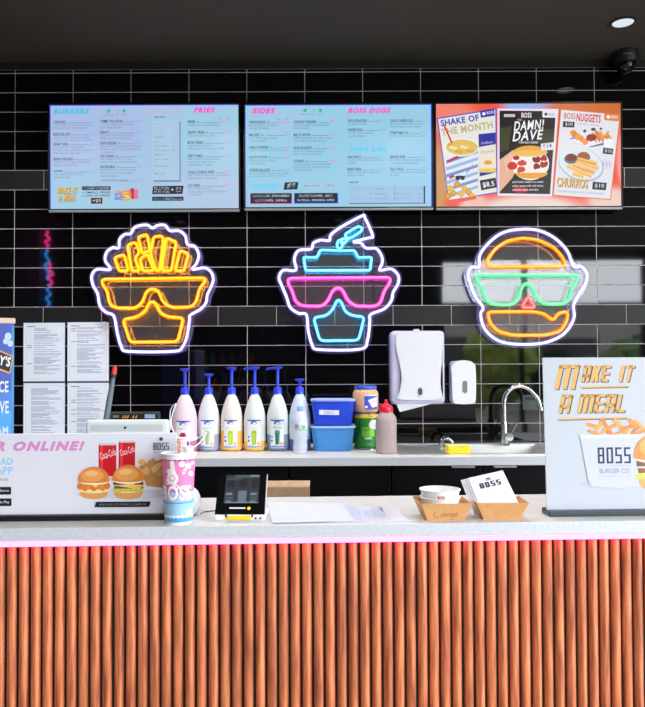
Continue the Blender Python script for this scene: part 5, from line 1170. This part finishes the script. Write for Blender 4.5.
# ---- white rounded dome behind the cup
y = 1.985; p = at(187.5, 510, y)
t = thing('rounded_dome_device', 'smooth white rounded object half hidden behind the paper cup', 'device', (p.x, y, CT))
b = MB(); b.lathe([(0.0, 0.0), (0.020, 0.0), (0.027, 0.005), (0.0335, 0.018), (0.036, 0.034), (0.034, 0.050), (0.028, 0.064), (0.018, 0.073), (0.008, 0.076), (0.0, 0.0765)], n=32); b.build('shell', pbr('soft_white', (226, 228, 230), 0.35), t, smooth=True)
b = MB(); b.cyl((0, 0, 0), (0, 0, 0.004), 0.023, 24); b.build('foot', pbr('grey_foot', (120, 122, 126), 0.5), t)
cb = [Vector((p.x + 0.034, y + 0.01, CT + 0.006)), at(204, 504, 2.02), at(210, 504, 2.03), at(219, 506, 2.04)]
for v in cb: v.z = CT + 0.0018
b = MB(); b.tube(catmull(cb, 6), 0.0014, 8); tag(b.build('power_cord', pbr('dark_red_cord', (110, 90, 96), 0.4), smooth=True), 'thin dark cord on the counter running to the back of the payment terminal', 'cord')
# ---- payment terminal
ybase = 1.895; xc = at(239.6, 515, ybase).x
t = thing('payment_terminal', 'black-screened payment terminal with a yellow card strip on a white base', 'terminal', (xc, ybase, CT), rz=R(-1.5))
b = MB(); b.box(0, 0.045, 0.010, 0.132, 0.10, 0.016, 0.006, seg=3); b.box(0, 0.045, 0.002, 0.12, 0.09, 0.004); b.build('base', pbr('terminal_white', (228, 232, 232), 0.35), t)
b = MB(); b.box(-0.0, 0.07, 0.04, 0.08, 0.03, 0.06, 0.008); b.build('rear_support', pbr('terminal_white', (228, 232, 232), 0.35), t)
hb_ = bpy.data.objects.new('head', None)
Hh, Wh = 0.121, 0.128
b = MB(); pl = [(-Wh / 2, 0), (Wh / 2, 0), (Wh / 2 - 0.001, Hh), (-Wh / 2 + 0.014, Hh), (-Wh / 2, Hh - 0.012)]; b.prism(pl, 0, 0.012)
hd = b.build('head', pbr('terminal_black', (12, 13, 15), 0.12), t); hd.location = (0, 0.0, 0.019); hd.rotation_euler = (R(-36), 0, 0)
b = MB(); b.prism([(-Wh / 2 - 0.002, 0), (Wh / 2 + 0.002, 0), (Wh / 2, Hh), (-Wh / 2 + 0.014, Hh + 0.002), (-Wh / 2 - 0.002, Hh - 0.011)], 0.012, 0.018); b.build('rear_shell', pbr('terminal_white', (228, 232, 232), 0.35), hd)
A = Art(0, 0, 0.001, mode='screen', step=0.00005)
A.rect(-44, -112, 46, -30, (30, 40, 50)); g1, g2 = (70, 84, 96), (120, 134, 146)
for i, x_ in enumerate((-42, -10, 22)):
    A.rect(x_, -66, x_ + 22, -34, (44, 56, 68)); A.rect(x_ + 2, -60, x_ + 18, -54, g2); A.rect(x_ + 4, -48, x_ + 20, -42, g1, True); A.rect(x_ + 2, -38, x_ + 16, -35, g2, True); A.rect(x_ + 4, -98, x_ + 22, -76, (8, 12, 16))
A.rect(-8, -66, 14, -34, (100, 116, 128)); A.rect(-20, -112, 30, -104, g1); A.rect(-42, -104, -4, -96, (54, 68, 80), True); A.rect(20, -112, 44, -106, g2); A.rect(-40, -34, 44, -31, g2)
A.build('screen_image', hd, y=-0.0004)
A = Art(0, 0, 0.001, step=0.00006); A.rr(-28, -19, 14, -15, 1.6, (206, 212, 214)); A.build('brand_strip', hd, y=-0.0004)
b = MB(); b.cyl((0.0225, -0.001, 0.016), (0.0225, 0.001, 0.016), 0.0046, 20); b.build('yellow_light', pbr('signal_yellow', (248, 200, 10), 0.4), hd)
b = MB(); b.box(0.0 - 0.001, -0.0065, 0.011, 0.062, 0.004, 0.011, 0.002); b.build('card_strip', pbr('signal_yellow', (248, 200, 10), 0.4), t)
b = MB()
for s in (-0.034, 0.033): b.box(s, -0.004, 0.017, 0.004, 0.008, 0.008, 0.001)
b.build('card_guide', pbr('matte_black', (18, 18, 19), 0.5), t)
b = MB()
for s in (0.042, 0.054): b.cyl((s, -0.0075, 0.010), (s, -0.004, 0.010), 0.0027, 12)
b.build('port', pbr('port_dark', (40, 50, 50), 0.4), t)
# ---- sheet of paper and plastic sleeve lying on the counter
def flat_sheet(name, label, cat, quad, z, th, mat, parts=None):
    P = []
    for px, py in quad:
        v = at(px, py, 1.0) - Vector((0, 0, CAMZ)); k = (CT + z - CAMZ) / v.z; P.append(Vector((0, 0, CAMZ)) + v * k)
    c = sum(P, Vector()) / 4; t = thing(name, label, cat, (c.x, c.y, CT)); b = MB()
    lo = [b.bm.verts.new((q.x - c.x, q.y - c.y, z - th)) for q in P]; hi = [b.bm.verts.new((q.x - c.x, q.y - c.y, z)) for q in P]
    for i in range(4): b.bm.faces.new((lo[i], lo[(i + 1) % 4], hi[(i + 1) % 4], hi[i]))
    b.bm.faces.new(lo); b.bm.faces.new(hi); b.build('sheet', mat, t); return t, P, c
t, P, c = flat_sheet('plastic_sleeve', 'clear plastic sleeve with faint blue print between the white sheet and the snack tray', 'sleeve', [(330, 506.6), (396, 506.6), (408.6, 520.6), (330, 522)], 0.0012, 0.001, pbr('sleeve_film', (222, 222, 238), 0.15, spec=0.6))
rn = random.Random(9)
def flatpatch(u0, v0, u1, v1, col, nm='printed_block'):
    f = lambda u, v: (P[0].lerp(P[1], u)).lerp(P[3].lerp(P[2], u), v) - Vector((c.x, c.y, CT))
    b = MB(); q = [f(u0, v0), f(u1, v0), f(u1, v1), f(u0, v1)]; b.quad(*[(w_.x, w_.y, 0.0016) for w_ in q]); b.build(nm, pbr('blockprint_%d_%d_%d' % col, col, 0.3), t)
flatpatch(0.2, 0.1, 0.42, 0.8, (196, 208, 234)); flatpatch(0.48, 0.3, 0.60, 0.7, (186, 202, 232)); flatpatch(0.60, 0.05, 0.76, 0.75, (190, 196, 212)); flatpatch(0.74, 0.05, 0.77, 0.35, (236, 180, 190))
flat_sheet('paper_sheet', 'plain white sheet of paper lying on the counter right of the terminal', 'paper', [(267, 503), (341.7, 503), (354.6, 520.8), (272.2, 522.6)], 0.0032, 0.001, pbr('plain_paper', (204, 206, 218), 0.7))
# ---- kraft snack trays
kraft = pbr('kraft_card', (214, 160, 104), 0.65, noise=0.06, nscale=90); kraft_in = pbr('kraft_inside', (206, 158, 104), 0.7)
def tray(px, y, rz, label, wb=0.094, db=0.066, wt=0.128, dt=0.098, h=0.046):
    p = at(px, 519, y); t = thing('snack_tray', label, 'tray', (p.x, y + db / 2, CT), rz=rz)
    b = MB(); th = 0.0012
    def ring(wx, dy, z): return [b.bm.verts.new(q) for q in ((-wx / 2, -dy / 2, z), (wx / 2, -dy / 2, z), (wx / 2, dy / 2, z), (-wx / 2, dy / 2, z))]
    o0, o1, i1, i0 = ring(wb, db, 0.0), ring(wt, dt, h), ring(wt - 2 * th, dt - 2 * th, h), ring(wb - 2 * th, db - 2 * th, th)
    for A_, B_ in ((o0, o1), (o1, i1), (i1, i0)):
        for k in range(4): b.bm.faces.new((A_[k], A_[(k + 1) % 4], B_[(k + 1) % 4], B_[k]))
    b.bm.faces.new(o0); b.bm.faces.new(i0); b.build('tray_body', kraft, t)
    for s in (-1, 1):   # folded corner flaps inside the short ends
        b = MB(); m = s * (wt / 2 - 0.004)
        b.quad((m, -dt * 0.2, h - 0.004), (m, dt * 0.2, h - 0.004), (s * (wb / 2 - 0.002), db * 0.2, 0.006), (s * (wb / 2 - 0.002), -db * 0.2, 0.006)); b.build('corner_flap', kraft_in, t)
    return t, p
t1, p1_ = tray(444.6, 1.898, R(4), 'open kraft snack tray marked Large, holding stacked white tubs', db=0.085, dt=0.122, wt=0.132)
A = Art(0, 0, 0.001, step=0.00006); ink = (150, 108, 60)
def stroke(pts, w_=1.5):
    q = catmull([(x, y_, 0) for x, y_ in pts], 4)
    for a_, b_ in zip(q, q[1:]): A.line(a_.x, a_.y, b_.x, b_.y, w_, ink)
stroke([(-30, -26), (-31, -10), (-18, -11)]); stroke([(-6, -20), (-12, -19), (-13, -12), (-7, -11), (-5, -20), (-4, -11)]); stroke([(1, -20), (1, -11), (2, -18), (7, -20)])
stroke([(16, -20), (10, -19), (10, -12), (16, -13), (17, -20), (17, -4), (11, -3)]); stroke([(23, -15), (30, -17), (28, -21), (22, -19), (23, -12), (30, -11)])
o = A.build('handwriting', t1); sl = math.atan2((0.122 - 0.085) / 2, 0.046); o.rotation_euler = (sl, 0, 0); o.location = (0, -0.0425 - 0.0006, 0.0005)
o['label'] = 'handwritten word Large'
def cup_tub(z0, label, printed):
    t = thing('paper_tub', label, 'tub', (at(440, 500, 1.945).x, 1.945, CT + z0), group=None)
    rt_, rb_, h_ = 0.0515, 0.0415, 0.047
    b = MB(); b.lathe([(0.0, 0.003), (rb_ - 0.001, 0.003), (rb_, 0.0), (rt_, h_ - 0.003), (rt_ + 0.0022, h_ - 0.0025), (rt_ + 0.0024, h_), (rt_ - 0.001, h_ + 0.0005), (rb_ - 0.0012, 0.005), (0.0, 0.005)], n=44); b.build('tub_body', pbr('tub_white', (236, 240, 238), 0.4), t, smooth=True)
    if printed:
        A = Art(0, 0, 0.001, step=0.00006); A.text('BOSS', -13, -12, 5, -3, (196, 40, 34), bold=0.04); A.text('BURGER CO', -26, -8, -16, -6, (210, 170, 170)); A.text('TRADITIONAL', 5, -9, 20, -6, (222, 180, 176))
        for i in range(6): A.text('burger', -20 + i * 8, 2, -15 + i * 8, 4, (214, 178, 176))
        A.line(-40, 15, 40, 15, 0.7, (110, 112, 116))
        A.build('print', t, warp=warp_cyl(lambda z: rb_ + (rt_ - rb_) * z / (h_ - 0.003) + 0.0002, h_ / 2), cut=0.005)
cup_tub(0.0075, 'white paper tub, lower of the two nested in the kraft tray', False)
cup_tub(0.0270, 'white paper tub with small red print, nested on top in the kraft tray', True)
t2, p2_ = tray(502, 1.905, R(-1), 'plain open kraft snack tray holding a fan of white paper bags', wb=0.092, wt=0.134, dt=0.098)
for i in range(4):
    y = 1.921 + i * 0.004; fr_i = i == 0
    off = (-1.6 * i, 0.7 * i)
    q = [(467.4 + 1.0, 478.2), (502.8, 470.4), (520.4, 506.4), (482.2, 513.0)]
    P = [at(a_ + off[0] * 1.6, b_ + off[1], y + (0.018 if j < 2 else 0)) for j, (a_, b_) in enumerate(q)]
    c = Vector((sum(v.x for v in P) / 4, y, min(v.z for v in P)))
    t = thing('paper_bag', ['white paper bag printed BOSS, front of the fan in the right tray', 'white paper bag just behind the printed one in the right tray', 'white paper bag third back in the right tray', 'rearmost white paper bag of the fan, its corner sticking out left'][i], 'paper bag', c, group=None)
    b = MB(); fa = [b.bm.verts.new(v - c) for v in P]; ba = [b.bm.verts.new(v - c + Vector((0, 0.0022, 0))) for v in P]
    for k in range(4): b.bm.faces.new((fa[k], fa[(k + 1) % 4], ba[(k + 1) % 4], ba[k]))
    b.bm.faces.new(fa); b.bm.faces.new(ba); b.build('paper', pbr('bag_paper', (232, 232, 242), 0.6), t)
    if fr_i:
        ux = (P[1] - P[0]).normalized(); A = Art(0, 0, 0.001, step=0.0); W_ = (P[1] - P[0]).length; vz = (P[3] - P[0]); V_ = vz.length; vz = vz.normalized(); nrm = ux.cross(vz).normalized()
        if nrm.y > 0: nrm = -nrm
        A.block('BOSS', 20, 20, 76, 34, (36, 42, 70), 4.6, 2.6, 4.0); A.text('BURGER CO.', 32, 39, 66, 42, (180, 182, 196)); A.ell(48, 13, 7, 3.4, (60, 66, 90), 180, 360, keep=True); A.rect(40, 14.4, 56, 16, (60, 66, 90), True)
        A.build('print', t, warp=lambda x, z, d: (P[0] - c) + ux * x - vz * z + nrm * (0.0006), cut=1.0)
# ---- kraft cartons on the work shelf behind the counter
for (px0, px1, dy, z0, h_, lab) in ((262, 287, 0.0, 0.80, 0.055, 'flat kraft carton at bottom left of the stack behind the counter'), (287.6, 308.6, 0.004, 0.80, 0.055, 'flat kraft carton at bottom right of the stack behind the counter'), (263.5, 309.4, 0.0, 0.8555, 0.0, 'long kraft carton on top of the stack behind the counter')):
    y = 2.40; a_, c_ = at(px0, 490, y), at(px1, 490, y)
    if h_ == 0.0: h_ = at(285, 486.0, y).z - z0
    t = thing('kraft_carton', lab, 'box', ((a_.x + c_.x) / 2, y + 0.06 + dy, z0))
    km = kraft if dy else pbr('kraft_grey', (176, 146, 112), 0.7, noise=0.25, nscale=60, stretch=(1, 1, 12))
    b = MB(); b.box(0, 0, h_ / 2, c_.x - a_.x - 0.001, 0.12, h_ - 0.0008, 0.001); b.build('carton_body', km, t)
    b = MB(); b.box(0, -0.0, h_ - 0.003, c_.x - a_.x + 0.001, 0.123, 0.005, 0.001); b.build('lid', pbr('kraft_lid', (206, 176, 134), 0.65), t)
